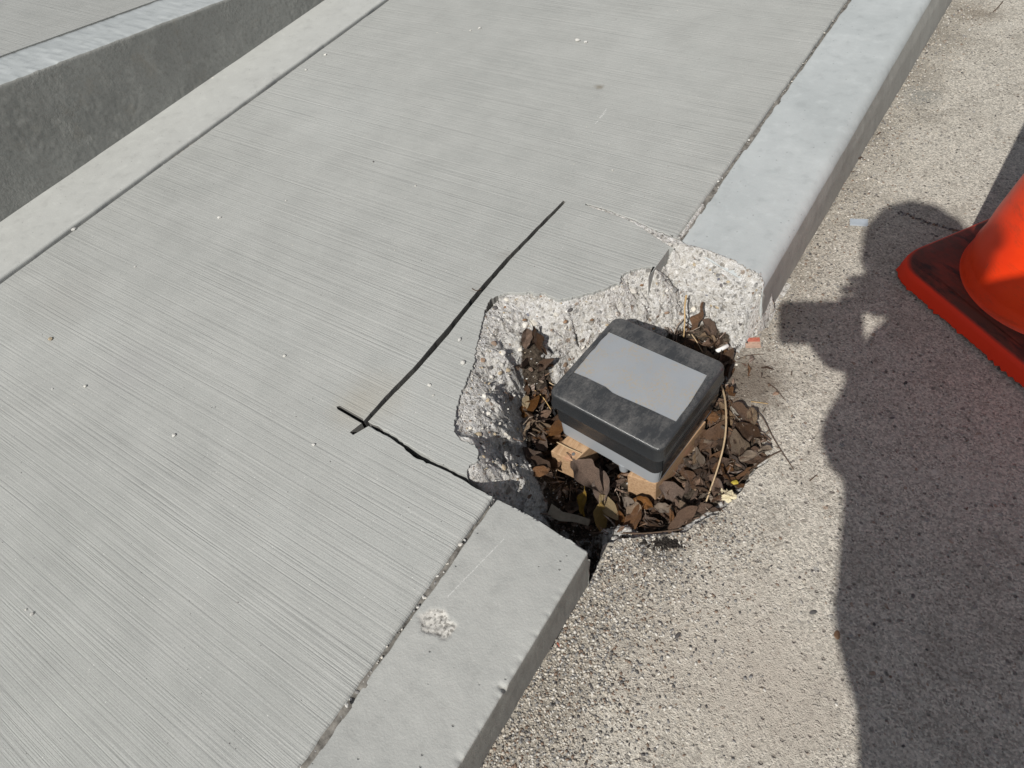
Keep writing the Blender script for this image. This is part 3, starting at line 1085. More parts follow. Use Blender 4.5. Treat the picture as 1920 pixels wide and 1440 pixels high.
def inside(poly, x, y):
    c = np.zeros(x.shape, bool)
    n = len(poly)
    for i in range(n):
        x0, y0 = poly[i]
        x1, y1 = poly[(i + 1) % n]
        if y0 == y1:
            continue
        c ^= ((y0 > y) != (y1 > y)) & (x < (x1 - x0) * (y - y0) / (y1 - y0) + x0)
    return c


HX0, HX1, HY0, HY1, HS = -0.66, 0.10, 0.20, 1.02, 0.0017
gx = np.arange(HX0, HX1, HS)
gy = np.arange(HY0, HY1, HS)
GXX, GYY = np.meshgrid(gx, gy, indexing='ij')
Zb = tps(GXX, GYY)
road_edge = P([])
# outline of the pit at road level
pit_edge_px = [(1108, 1085), (1118, 1060), (1130, 1024), (1160, 1010), (1210, 1004), (1255, 1001), (1283, 999), (1300, 984), (1318, 975), (1349, 961), (1368, 942),
               (1392, 918), (1405, 895), (1430, 872), (1441, 856), (1436, 838), (1420, 812), (1398, 798), (1376, 778), (1362, 752), (1363, 728), (1366, 700), (1372, 676),
               (1392, 652), (1420, 628), (1446, 605), (1452, 585)]
pit_edge = wig([g2(a, b, ROAD_Z) for a, b in pit_edge_px], 0.0028, 0.006, 9)
litter_poly = [g2(a, b, -0.14) for a, b in [(990, 706), (988, 760), (994, 810), (990, 872), (1010, 915), (1045, 955), (1100, 985), (1190, 995), (1282, 995), (1349, 955),
                                            (1390, 915), (1438, 855), (1400, 800), (1372, 770), (1356, 735), (1362, 690), (1366, 655), (1310, 632), (1240, 660), (1100, 760), (1040, 740), (1020, 700)]]
pitm = inside(litter_poly, GXX, GYY).astype(float)


def blur(a, n):
    k = np.ones(n) / n
    a = np.apply_along_axis(lambda v: np.convolve(np.pad(v, n // 2, mode='edge'), k, 'valid')[:len(v)], 0, a)
    return np.apply_along_axis(lambda v: np.convolve(np.pad(v, n // 2, mode='edge'), k, 'valid')[:len(v)], 1, a)


pits = blur(blur(pitm, 9), 9)
conc = 1 - pits
# chunky fracture: facets, ridges and grains
wx = GXX + 0.012 * fbm(GXX * 28, GYY * 28, 3)
wy = GYY + 0.012 * fbm(GXX * 28 + 40, GYY * 28, 3)
d1, r1 = cells(wx, wy, 26)
d2, r2 = cells(wx + 3, wy, 70)
d3, r3 = cells(wx + 7, wy + 1, 150)
detail = 0.020 * fbm(GXX * 16, GYY * 16, 4, 0.6) + 0.018 * (r1 - 0.5) + 0.011 * (r2 - 0.5) + 0.006 * (0.4 - d2) + 0.0045 * (r3 - 0.5) + 0.003 * (0.5 - d3) + 0.0055 * fbm(GXX * 130, GYY * 130, 3, 0.75)
slab_poly = [(a, b) for a, b, _ in slab]
kn = [(KX, 0.2), (-0.2365, 0.2)] + [(a, b) for a, b in nx_[::-1]]
kf = [(a, b) for a, b in fx_] + [(-0.2, 1.02), (-0.2, 1.1), (KX, 1.1)]
kf = [(a, b + .008) for a, b in kf]
under = inside(slab_poly, GXX, GYY) | inside(kf, GXX, GYY)
depthf = np.clip(-Zb / 0.05, 0.15, 1.0)
roadside = np.clip((GXX + 0.24) / 0.03, 0, 1) * np.clip((0.95 - GYY) / .02, 0, 1)
amp = conc * depthf * (1 - 0.75 * roadside) + 0.25 * pits
# the sawn facet at the kerb's end stays flat
facet = inside([g2(a, b, -0.02) for a, b in [(1290, 462), (1427, 520), (1424, 555), (1370, 533), (1322, 503)]], GXX, GYY).astype(float)
facet = blur(facet, 7)
ep = np.array(wig(P(edge_px), 0.0001, 0.004, 5) + P(far_lo[:6]))
dist = np.full(GXX.shape, 9.0)
for ex_, ey_ in ep:
    dist = np.minimum(dist, np.hypot(GXX - ex_, GYY - ey_))
Zb = np.maximum(Zb, -0.003 - 1.5 * dist)
near_edge = np.clip(dist / 0.030, 0.16, 1)
amp = amp * near_edge
Z = Zb + detail * amp * (1 - 0.85 * facet)
Z = np.minimum(Z, -0.0015 + 0 * Z)
under_b = under
FE = far_end(GXX)
fac = (GXX > -0.375) & (GXX < -0.2195) & (GYY <= FE + .004) & (GYY > FE - 0.047)
Z = np.where(fac, np.maximum(Z, -0.0080 - 0.78 * np.maximum(FE - GYY, 0) + 0.0022 * (r3 - 0.5) + 0.003 * fbm(GXX * 60, GYY * 60, 3)), Z)
Z = np.where((GXX > KX) & (GYY > FE - .001), np.minimum(Z, -0.0092), Z)
Z = np.where(under_b, np.minimum(Z, np.where(dist > .006, -0.04, -0.006)), Z)
cutm = inside(P([(926, 937), (884, 913), (845, 888), (776, 856), (733, 822), (690, 798), (690, 788), (735, 811), (779, 839), (812, 859), (850, 877), (880, 892), (905, 905)]), GXX, GYY)
cutm |= inside(P([(a - 3, b - 2) for a, b in A_left]) + P([(a + 3, b + 2) for a, b in A_right]), GXX, GYY)
cutm |= (GXX < -0.602)
Z = np.where(cutm, np.minimum(Z, -0.05), Z)
inpit = inside([(p[0], p[1]) for p in pit_edge] + [(-0.7, 1.0), (-0.7, 0.2), (-0.24, 0.2)], GXX, GYY)
Z = np.where(~inpit & (GXX > -0.215), np.minimum(Z, ROAD_Z - 0.002), Z)
dirtv = np.clip(pits * 1.1 + np.clip((-0.118 - Z) / 0.03, 0, 1) * 0.6, 0, 1)
verts = np.stack([GXX.ravel(), GYY.ravel(), Z.ravel()], 1)
hole = obj('broken_concrete', fast_mesh('broken_concrete', verts, grid_faces(len(gx), len(gy))), M['broken'])
at = hole.data.attributes.new('dirt', 'FLOAT', 'POINT')
at.data.foreach_set('value', dirtv.ravel().astype(np.float32))
tag(hole, 'rough broken concrete sloping into the pit where the kerb and slab corner are gone', kind='structure')


def hz(x, y):
    i = np.clip((np.asarray(x) - HX0) / HS, 0, len(gx) - 1.001)
    j = np.clip((np.asarray(y) - HY0) / HS, 0, len(gy) - 1.001)
    return Z[np.asarray(i).astype(int), np.asarray(j).astype(int)]


def hit(px, py):
    """where the line of sight meets the broken surface"""
    for z in np.arange(0.0, -0.2, -0.0015):
        p = g(px, py, z)
        if hz(p[0], p[1]) >= z:
            return p
    return g(px, py, -0.15)


# ------------------------------------------------------------------ road sheet with the pit cut out of it
outer = [(-0.30, -60), (60, -60), (60, 60), (-60, 60), (-60, -60), (-0.302, -60)]
ring = [(-0.30, 0.20), (-0.24, 0.22)] + [tuple(p) for p in pit_edge] + [(-0.20, 1.0), (-0.30, 1.02), (-0.66, 1.02), (-0.66, 0.20)]
loops = [[Vector((a, b, 0)) for a, b in [(60, -60), (60, 60), (-60, 60), (-60, -60)]], [Vector((a, b, 0)) for a, b in ring]]
flat = [v for L in loops for v in L]
n0 = len(loops[0])
nr = len(ring)
VV = [(v.x, v.y, ROAD_Z) for v in flat]
FF = []
for t in tessellate_polygon(loops):
    a, b, c = (flat[i] for i in t)
    if (b - a).cross(c - a).z < 0:
        t = t[::-1]
    FF.append(tuple(t))
base_n = len(VV)
for i in range(nr):
    VV.append((ring[i][0], ring[i][1], ROAD_Z - 0.05))
for i in range(nr):
    j = (i + 1) % nr
    FF.append((n0 + i, n0 + j, base_n + j, base_n + i))
road = obj('road', mesh_from('road', VV, FF), M['road'])
tag(road, 'worn road concrete with small stones showing', kind='structure')

# ------------------------------------------------------------------ stones and chips


def chip_mesh(seed, flat_=0.6, sub=1):
    r = random.Random(seed)
    bm = bmesh.new()
    bmesh.ops.create_icosphere(bm, subdivisions=sub, radius=1.0)
    ax = Vector((r.uniform(.75, 1.2), r.uniform(.55, .95), flat_ * r.uniform(.8, 1.15)))
    for _ in range(5):      # flat broken faces
        n_ = Vector((r.uniform(-1, 1), r.uniform(-1, 1), r.uniform(-1, 1))).normalized()
        d_ = r.uniform(.55, .85)
        for v in bm.verts:
            q = v.co.dot(n_) - d_
            if q > 0:
                v.co -= n_ * q
    for v in bm.verts:
        v.co = Vector((v.co.x * ax.x, v.co.y * ax.y, v.co.z * ax.z)) * r.uniform(.93, 1.05)
    me = bpy.data.meshes.new('stone')
    bm.to_mesh(me)
    bm.free()
    return me


CH = [chip_mesh(i, .6, 2 if i < 6 else 1) for i in range(12)]
_cache = {}


def chip(name, loc, size, mat, rz=None, parent=None, flat_=1.0, tilt=.3):
    key = (random.randrange(len(CH)), mat.name)
    if key not in _cache:
        me = CH[key[0]].copy()
        me.materials.clear()
        me.materials.append(mat)
        _cache[key] = me
    o = bpy.data.objects.new(name, _cache[key])
    COL.objects.link(o)
    o.location = loc
    o.rotation_euler = (random.uniform(-tilt, tilt), random.uniform(-tilt, tilt), random.uniform(0, 6.28) if rz is None else rz)
    o.scale = (size, size, size * flat_)
    if parent is not None:
        o.parent = parent
    return o


# stones that show in the broken face, as parts of it
shown = [(1002, 606, 'pale', .0085), (1187, 547, 'pale', .010), (1250, 587, 'brown', .0055), (1032, 658, 'dark', .0065), (928, 578, 'dark', .0055), (991, 590, 'blue', .0065),
         (1068, 582, 'dark', .0055), (1389, 591, 'grey', .0065), (1326, 553, 'blue', .005), (985, 610, 'pale', .009), (1017, 667, 'grey', .0045), (1067, 648, 'grey', .006),
         (926, 645, 'brown', .006), (905, 676, 'brown', .0055), (942, 663, 'pale', .007), (921, 707, 'pale', .006), (1360, 532, 'dark', .004), (1378, 525, 'grey', .0045),
         (1398, 531, 'grey', .0045), (1347, 524, 'blue', .0045), (1302, 497, 'tan', .006), (1310, 487, 'grey', .005), (1203, 535, 'brown', .0045), (1216, 505, 'grey', .004),
         (951, 562, 'pale', .007), (1044, 590, 'pale', .006), (1035, 620, 'brown', .004), (1000, 640, 'brown', .005), (1110, 600, 'brown', .0045), (1125, 585, 'grey', .004),
         (882, 802, 'pale', .005), (916, 775, 'pale', .006), (940, 790, 'grey', .006), (905, 840, 'grey', .005), (958, 835, 'grey', .006), (938, 700, 'tan', .005),
         (1265, 545, 'grey', .005), (1300, 580, 'pale', .006), (1345, 575, 'tan', .005), (1378, 582, 'dark', .0035), (1410, 575, 'grey', .004), (975, 655, 'pale', .006),
         (960, 620, 'grey', .0035), (1085, 560, 'grey', .0035), (1150, 548, 'grey', .0035), (1420, 545, 'tan', .004), (1012, 575, 'grey', .0035), (1060, 615, 'pale', .005)]
for px, py, mk, sz in shown:
    p = hit(px, py)
    chip('stone', (p[0], p[1], p[2] + sz * 0.12), sz * 1.05, M[mk], parent=hole, tilt=.7)
for _ in range(300):
    px = random.uniform(865, 1440)
    py = random.uniform(500, 880)
    p = hit(px, py)
    if p[2] > -0.006 or p[2] < -0.125 or inside(litter_poly, np.array([p[0]]), np.array([p[1]]))[0] or under[min(int((p[0] - HX0) / HS), len(gx) - 1), int((p[1] - HY0) / HS)]:
        continue
    sz = random.uniform(.002, .0050)
    chip('stone', (p[0], p[1], p[2] + sz * .1), sz, M[random.choice(['pale', 'grey', 'grey', 'dark', 'brown', 'pale', 'tan'])], parent=hole, tilt=.8)

# loose crumbs and pebbles lying on the sidewalk
PG = 'cement crumbs on the sidewalk'
named = [(868, 680, .0070, 'crumb', 'white cement chip lying just outside the broken edge'),
         (95, 636, .0062, 'tan', 'tan pebble alone near the left edge of the sidewalk'),
         (160, 724, .0045, 'crumb', 'elongated white chip below the tan pebble'),
         (98, 729, .0026, 'crumb', 'tiny white chip straight below the tan pebble'),
         (326, 816, .0046, 'crumb', 'white chip on the open sidewalk left of the saw cut corner'),
         (588, 834, .0045, 'crumb', 'white chip close to the left of the saw cut corner'),
         (60, 1151, .0045, 'crumb', 'larger of two white chips low on the left of the sidewalk'),
         (48, 1143, .0032, 'crumb', 'smaller of two white chips low on the left of the sidewalk'),
         (411, 408, .0060, 'crumb', 'pale cement crumb nearest the middle of the long joint'),
         (533, 667, .0036, 'crumb', 'small white chip between the long joint and the saw cut'),
         (812, 741, .0034, 'crumb', 'small white chip inside the sawn-off corner'),
         (862, 637, .0060, 'crumb', 'flat pale flake stuck between saw cut and broken edge'),
         (805, 722, .0048, 'crumb', 'pale crumb stuck beside the middle of the saw cut'),
         (1149, 319, .0045, 'crumb', 'white chip beyond the tip of the far cut'),
         (1083, 76, .0085, 'crumb', 'larger of two white crumbs far up the sidewalk'),
         (1098, 79, .0070, 'crumb', 'smaller of two white crumbs far up the sidewalk'),
         (899, 53, .0060, 'crumb', 'left of three pale crumbs far up the sidewalk'),
         (882, 57, .0040, 'crumb', 'tiny pale crumb beside the left far crumb'),
         (610, 103, .0060, 'crumb', 'white crumb close to the far end of the long joint'),
         (574, 131, .0050, 'crumb', 'second white crumb from the far end of the long joint'),
         (401, 149, .0095, 'crumb', 'pale lump against the foot of the low wall'),
         (182, 302, .0085, 'crumb', 'pale lump at the nearer foot of the low wall'),
         (139, 430, .0070, 'crumb', 'white chip caught in the long joint'),
         (236, 351, .0060, 'crumb', 'rough cement crumb on the long joint below the wall'),
         (253, 500, .0032, 'crumb', 'small chip near the lower end of the long joint'),
         (536, 376, .0034, 'crumb', 'tiny white chip between wall strip and saw cut tip'),
         (779, 348, .0030, 'crumb', 'tiny white chip left of the saw cut tip'),
         (700, 303, .0030, 'dark', 'dark speck of grit in the middle of the sidewalk'),
         (650, 1322, .0060, 'crumb', 'white chip wedged in the kerb joint low in view'),
         (863, 1021, .0050, 'pale', 'pale chip wedged in the kerb joint near its corner')]
for px, py, sz, mk, lab in named:
    p = g(px, py, 0.001)
    sz *= .82
    o = chip('pebble' if mk == 'tan' else 'cement_chip', (p[0], p[1], sz * 0.35), sz, M[mk], flat_=.95, tilt=.25)
    tag(o, lab, 'pebble' if mk in ('tan', 'dark') else 'chip', PG)

# uncountable fine grit, joined
def scatter_mesh(name, pts, sizes, mats, kind='stuff', seed=5, label=None):
    r = np.random.default_rng(seed)
    base = []
    for i in range(4):
        bm = bmesh.new()
        bmesh.ops.create_icosphere(bm, subdivisions=1, radius=1.0)
        rr = random.Random(i + seed)
        for v in bm.verts:
            v.co *= rr.uniform(.65, 1.15)
        bm.verts.ensure_lookup_table()
        base.append((np.array([v.co[:] for v in bm.verts]), np.array([[v.index for v in f.verts] for f in bm.faces])))
        bm.free()
    VV, FF, MI = [], [], []
    off = 0
    for (x, y, z), s in zip(pts, sizes):
        bv, bf = base[r.integers(4)]
        a = r.uniform(0, 6.28)
        c, s_ = math.cos(a), math.sin(a)
        sc = np.array((r.uniform(.8, 1.4), r.uniform(.6, 1.0), r.uniform(.4, .75))) * s
        v = bv * sc
        v = np.stack([v[:, 0] * c - v[:, 1] * s_, v[:, 0] * s_ + v[:, 1] * c, v[:, 2]], 1) + (x, y, z + s * 0.2)
        VV.append(v)
        FF.append(bf + off)
        MI.append(np.full(len(bf), r.integers(len(mats))))
        off += len(bv)
    me = fast_mesh(name, np.concatenate(VV), np.concatenate(FF), smooth=False)
    for m_ in mats:
        me.materials.append(m_)
    me.polygons.foreach_set('material_index', np.concatenate(MI).astype(np.int32))
    o = obj(name, me)
    tag(o, label, kind=kind)
    return o


gm = [M['pale'], M['grey'], M['buffstone'], M['brown'], M['grey'], M['buffstone'], M['pale'], M['dark'], M['buffstone']]
dspot = g(1400, 720, ROAD_Z)
pts, szs = [], []
while len(pts) < 12000:
    y = random.uniform(-0.12, 0.52) if random.random() < .75 else random.uniform(0.5, 2.2)
    base_x = -0.24 if y < .45 else -0.205
    x = base_x + abs(random.gauss(0, 0.085 if y < .5 else .06)) - 0.004
    if inside([(p[0], p[1]) for p in pit_edge] + [(-0.7, 1.0), (-0.7, 0.2), (-0.24, 0.2)], np.array([x]), np.array([y]))[0]:
        continue
    if math.hypot(x - dspot[0], y - dspot[1]) < .085:
        continue
    pts.append((x, y, ROAD_Z))
    szs.append(random.choice([.0010, .0012, .0016, .0020, .0024]) * random.uniform(.8, 1.25))
while len(pts) < 14000:
    x = random.uniform(-0.2, 0.75)
    y = random.uniform(-0.1, 2.3)
    if inside([(p[0], p[1]) for p in pit_edge] + [(-0.7, 1.0), (-0.7, 0.2), (-0.24, 0.2)], np.array([x]), np.array([y]))[0]:
        continue
    pts.append((x, y, ROAD_Z - .0004))
    szs.append(random.choice([.0009, .0012, .0015, .0022]) * random.uniform(.8, 1.2))
scatter_mesh('road_grit', pts, szs, gm, label='loose grit and small stones lying on the road and along the kerb foot')

pts, szs = [], []
for _ in range(2600):
    x = random.uniform(-0.62, -0.2)
    y = random.uniform(0.25, 1.0)
    z = float(hz(x, y))
    if z > -0.004 or under[min(int((x - HX0) / HS), len(gx) - 1), int((y - HY0) / HS)]:
        continue
    pts.append((x, y, z))
    szs.append(random.uniform(.0008, .0022))
scatter_mesh('concrete_crumbs', pts, szs, [M['pale'], M['crumb'], M['grey'], M['pale'], M['tan']], seed=8, label='crumbs of mortar and stone in the broken face')

pts, szs = [], []
for y0, y1, xj in ((-0.25, .33, (JX + KX) / 2), (yfar, 2.4, (JX + KX) / 2), (0.0, 2.5, GX - .003)):
    for _ in range(60):
        y = random.uniform(y0, y1)
        pts.append((xj + random.gauss(0, .0016), y, -0.006))
        szs.append(random.choice([.001, .0014, .002, .0028]))
for _ in range(170):
    pts.append((random.uniform(-1.55, -.4), random.uniform(-.1, 2.2), 0.0))
    szs.append(random.uniform(.0007, .0014))
for _ in range(240):
    y = random.uniform(0.2, 2.1)
    pts.append((WX + abs(random.gauss(0, .006)), y, 0.0))
    szs.append(random.choice([.0008, .0012, .002]))
pts = [p for p in pts if not under[0, 0] or True]
scatter_mesh('joint_crumbs', pts, szs, [M['crumb'], M['grey'], M['grey'], M['pale'], M['grey']], seed=14, label='crumbs in the joints and fine grit on the sidewalk')

# ------------------------------------------------------------------ the box on its wood blocks
BZ = 0.0
cs = [g(1150, 590, BZ), g(1352, 680, BZ), g(1246, 849, BZ), g(1038, 738, BZ)]
bc = sum(cs) / 4
ux = _norm((cs[1] - cs[0]) + (cs[2] - cs[3]))
byaw = math.atan2(ux[1], ux[0])
BW = (np.linalg.norm(cs[1] - cs[0]) + np.linalg.norm(cs[2] - cs[3])) / 2 + .004
BD = (np.linalg.norm(cs[3] - cs[0]) + np.linalg.norm(cs[2] - cs[1])) / 2 + .004
BH = 0.108
box = empty('junction_box', (bc[0], bc[1], BZ - BH), byaw)
tag(box, 'grey plastic junction box wrapped in black tape on wood blocks in the pit', 'junction box')
ci, si = math.cos(-byaw), math.sin(-byaw)


def tobox(p):
    dx, dy = p[0] - bc[0], p[1] - bc[1]
    return (dx * ci - dy * si, dx * si + dy * ci)


def rrect(hx, hy, r, n=7):
    out = []
    for (sx, sy, a0) in ((1, 1, 0), (-1, 1, 90), (-1, -1, 180), (1, -1, 270)):
        for i in range(n):
            a = math.radians(a0 + 90 * i / (n - 1))
            out.append((sx * (hx - r) + r * math.cos(a), sy * (hy - r) + r * math.sin(a)))
    return out


def loft(rings, cap_top=True, cap_bottom=True, jig=None):
    """rings: (z, half width, half depth, corner radius)"""
    V, F = [], []
    for z, hx, hy, r in rings:
        for x, y in rrect(hx, hy, r):
            if jig:
                x, y, z2 = jig(x, y, z)
            else:
                z2 = z
            V.append((x, y, z2))
    n = len(V) // len(rings)
    for k in range(len(rings) - 1):
        for i in range(n):
            j = (i + 1) % n
            F.append((k * n + i, k * n + j, (k + 1) * n + j, (k + 1) * n + i))
    if cap_bottom:
        F.append(tuple(range(n))[::-1])
    if cap_top:
        F.append(tuple(range((len(rings) - 1) * n, len(rings) * n)))
    return V, F


def smooth_by_angle(o, ang=40):
    me = o.data
    me.polygons.foreach_set('use_smooth', [True] * len(me.polygons))
    bm = bmesh.new()
    bm.from_mesh(me)
    for e in bm.edges:
        if len(e.link_faces) == 2 and e.calc_face_angle(0) > math.radians(ang):
            e.smooth = False
    bm.to_mesh(me)
    bm.free()


hx, hy = BW / 2, BD / 2
V, F = loft([(0.0, hx - .009, hy - .007, .013), (.0015, hx - .0075, hy - .0055, .013), (.084, hx - .004, hy - .004, .013)])
body = obj('body', mesh_from('body', V, F), M['pvc'], box)
smooth_by_angle(body)
lipr = []
for a in np.linspace(0, 90, 6):
    t = math.radians(a)
    lipr.append((BH - .0065 + .0065 * math.sin(t), hx - .0065 * (1 - math.cos(t)), hy - .0065 * (1 - math.cos(t)), .014))
V, F = loft([(.082, hx, hy, .014)] + lipr)
lid = obj('lid', mesh_from('lid', V, F), M['pvc'], box)
smooth_by_angle(lid, 60)

# black tape: over the lid with a bare window left in the middle
win_px = [(1140, 622), (1326, 704), (1271, 793), (1262, 789), (1215, 767), (1160, 743), (1148, 737), (1135, 726), (1118, 718), (1100, 709), (1075, 699)]
win = [tobox(g(a, b, BZ)) for a, b in win_px]
T = 0.0011


def tape_jig(x, y, z):
    w = 0.0007 * math.sin(x * 210 + y * 130) * math.sin(z * 260 + x * 60)
    return x * (1 + w), y * (1 + w), z + 0.0005 * math.sin(x * 90 + y * 70)


lipt = []
for a in np.linspace(0, 90, 6):
    t = math.radians(a)
    lipt.append((BH - .0065 + .0065 * math.sin(t) + T, hx + T - .0065 * (1 - math.cos(t)), hy + T - .0065 * (1 - math.cos(t)), .0145))
V, F = loft([(.0775, hx + T, hy + T, .0145), (.0795, hx + T * 2.6, hy + T * 2.6, .015), (.083, hx + T * 1.2, hy + T * 1.2, .0145)] + lipt, False, False, tape_jig)
n = len(rrect(1, 1, .1))
top_i = list(range(len(V) - n, len(V)))
loopo = [Vector((V[i][0], V[i][1], 0)) for i in top_i]
# fold in intermediate points so the window edge is a clean cut
base = len(V)
zt = BH + T
for p in win:
    V.append((p[0], p[1], zt))
loopi = [Vector((p[0], p[1], 0)) for p in win]
idx = top_i + list(range(base, base + len(win)))
flat = loopo + loopi
for t in tessellate_polygon([loopo, loopi]):
    a, b, c = (flat[i] for i in t)
    if (b - a).cross(c - a).z < 0:
        t = t[::-1]
    F.append(tuple(idx[i] for i in t))
# little thickness at the window's edge
b2 = len(V)
for p in win:
    V.append((p[0], p[1], BH - .0002))
for i in range(len(win)):
    j = (i + 1) % len(win)
    F.append((base + i, base + j, b2 + j, b2 + i))
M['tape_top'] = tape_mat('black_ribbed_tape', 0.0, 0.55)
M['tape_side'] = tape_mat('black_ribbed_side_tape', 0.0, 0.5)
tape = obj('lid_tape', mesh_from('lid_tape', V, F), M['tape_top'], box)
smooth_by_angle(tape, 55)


def band_jig(x, y, z):
    w = 0.004 * math.sin(x * 60 + y * 37) * math.sin(z * 120 + x * 40)
    zz = z
    if z < .05:
        zz = z + 0.0018 * math.sin(x * 55 + 1) + 0.0012 * math.sin(y * 80)
    if z > .076:
        zz = z + 0.0012 * math.sin(x * 45 + 2)
    return x * (1 + w * .5), y * (1 + w * .5), zz


hb = -.0028
V, F = loft([(.038, hx + hb, hy + hb, .014), (.0425, hx + hb, hy + hb, .014), (.051, hx + hb + .0003, hy + hb + .0003, .014), (.062, hx + hb, hy + hb, .014), (.072, hx + hb + .0006, hy + hb + .0006, .014), (.0785, hx + hb + .0022, hy + hb + .0022, .0145)],
            False, False, band_jig)
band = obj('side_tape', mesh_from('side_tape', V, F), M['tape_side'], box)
smooth_by_angle(band, 60)
# raised strips laid along the two long sides of the lid, and a torn tab at the left corner
def strip_on(name, pts, z, w, mat):
    V, F = [], []
    for k, (p, q) in enumerate(pts):
        V += [(p[0], p[1], z + .0006 * math.sin(k * 1.7)), (q[0], q[1], z + .0005 * math.sin(k * 2.3))]
    m_ = len(pts)
    nb = len(V)
    V += [(a, b, c - .0009) for a, b, c in V]
    for k in range(m_ - 1):
        F.append((2 * k, 2 * k + 1, 2 * k + 3, 2 * k + 2))
        F.append((2 * k, 2 * k + 2, nb + 2 * k + 2, nb + 2 * k))
        F.append((2 * k + 1, nb + 2 * k + 1, nb + 2 * k + 3, 2 * k + 3))
    return obj(name, mesh_from(name, V, F), mat, box)


zt2 = BH + T + .0004
ed = [(win[0], tobox(g(1137, 613, BZ))), (win[-1], tobox(g(1052, 712, BZ)))]
strip_on('tape_strip', [((win[0][0] + (win[-1][0] - win[0][0]) * k / 9 + .0005 * math.sin(k), win[0][1] + (win[-1][1] - win[0][1]) * k / 9),
                         (-hx + .010 + .001 * math.sin(k * 2.1), win[0][1] + (win[-1][1] - win[0][1]) * k / 9 + .003)) for k in range(-1, 12)], zt2, 0, M['tape_top'])
strip_on('tape_strip', [((win[1][0] + (win[2][0] - win[1][0]) * k / 9, win[1][1] + (win[2][1] - win[1][1]) * k / 9),
                         (hx - .009, win[1][1] + (win[2][1] - win[1][1]) * k / 9 + .002)) for k in range(-1, 11)], zt2, 0, M['tape_top'])
# torn tab
tab = []
r = random.Random(3)
V, F = [], []
for i in range(9):
    t = i / 8
    z = .082 - .032 * t
    a = math.radians(200 + 8 * math.sin(t * 7))
    x = -hx + .0002 + .003 * math.sin(t * 9) * t
    y = -hy + .016
    V += [(-hx - .0012, -hy + .030 - .004 * t, z), (-hx + .001 + .011 * (1 - .5 * t) + .002 * r.uniform(-1, 1), -hy - .0011, z + .001 * r.uniform(-1, 1))]
    V.insert(len(V) - 1, (-hx + .0018, -hy + .0022, z))
for i in range(8):
    for k in (0, 1):
        F.append((3 * i + k, 3 * i + k + 1, 3 * i + 4 + k, 3 * i + 3 + k))
obj('torn_tape_end', mesh_from('torn_tape_end', V, F), M['tape_top'], box)
V, F = [], []
for i in range(12):
    t = i / 11
    y = -hy + .012 + (2 * hy - .024) * t
    xx = hx - .0015
    V += [(xx - .0062, y, .003 + .001 * math.sin(t * 9)), (xx - .0036 + .0004 * math.sin(t * 11), y, .020), (xx - .0004, y, .045), (xx + .0002, y, .080), (xx - .001, y, .080), (xx - .0074, y, .003)]
for i in range(11):
    for k in range(5):
        a_ = 6 * i + k
        F.append((a_, a_ + 6, a_ + 7, a_ + 1))
obj('side_tape_strip', mesh_from('side_tape_strip', V, F, True), M['tape_side'], box)
# mounting lug under the front rim
bm = bmesh.new()
bmesh.ops.create_cone(bm, cap_ends=True, segments=20, radius1=.0075, radius2=.0085, depth=.018, matrix=Matrix.Translation((0.028, -hy + .012, -.006)))
bmesh.ops.create_cube(bm, size=1, matrix=Matrix.Translation((0.020, -hy + .014, -.0015)) @ Matrix.Diagonal((.022, .012, .009, 1)))
lug = obj('mounting_lug', bm, M['pvc'], box)

# wood blocks


def block(name, corners, z0, z1, label, extra=None):
    """corners: ground plan of four points, lower and upper level; slightly eased edges"""
    bm = bmesh.new()
    lo = [bm.verts.new((x, y, z0)) for x, y in corners]
    hi = [bm.verts.new((x, y, zz)) for (x, y), zz in zip(corners, z1)]
    bm.faces.new(lo[::-1])
    bm.faces.new(hi)
    for i in range(4):
        j = (i + 1) % 4
        bm.faces.new((lo[i], lo[j], hi[j], hi[i]))
    bmesh.ops.recalc_face_normals(bm, faces=bm.faces)
    bmesh.ops.bevel(bm, geom=list(bm.edges), offset=.0016, segments=2, profile=.6, affect='EDGES')
    o = obj(name, bm, M['wood'])
    return tag(o, label, 'wood block', 'wood blocks under the box')


WT = BZ - BH - .0005
a = np.array(g2(1176, 891, WT))
b = np.array(g2(1230, 908, WT))
c_ = np.array(g2(1324, 790, WT))
ln = c_ - b
RB = [tuple(a), tuple(b), tuple(b + ln), tuple(a + ln)]
right_block = block('wood_block', RB, WT - .058, [WT, WT, WT, WT], 'sawn wood block with pink paint under the right side of the box')
a = np.array(g2(1033, 848, WT - .004))
b = np.array(g2(1077, 868, WT - .004))
c_ = np.array(g2(1101, 846, WT - .004))
ln = (c_ - b) * 3.0
LBK = [tuple(a), tuple(b), tuple(b + ln), tuple(a + ln)]
left_block = block('wood_block', LBK, WT - .055, [WT - .0002] * 4, 'sawn wood block with a nail head under the left side of the box')
M['steel'] = plain('nail_steel', (0.62, 0.62, 0.60), 0.35, 0.1, 300, 0, 0.6)
M['steel'].node_tree.nodes['Principled BSDF'].inputs['Metallic'].default_value = 0.9
p = g(1075, 852, WT)
bm = bmesh.new()
bmesh.ops.create_cone(bm, cap_ends=True, segments=14, radius1=.0032, radius2=.0027, depth=.0018)
nail = obj('nail_head', bm, M['steel'], left_block, (p[0], p[1], WT + .0005))

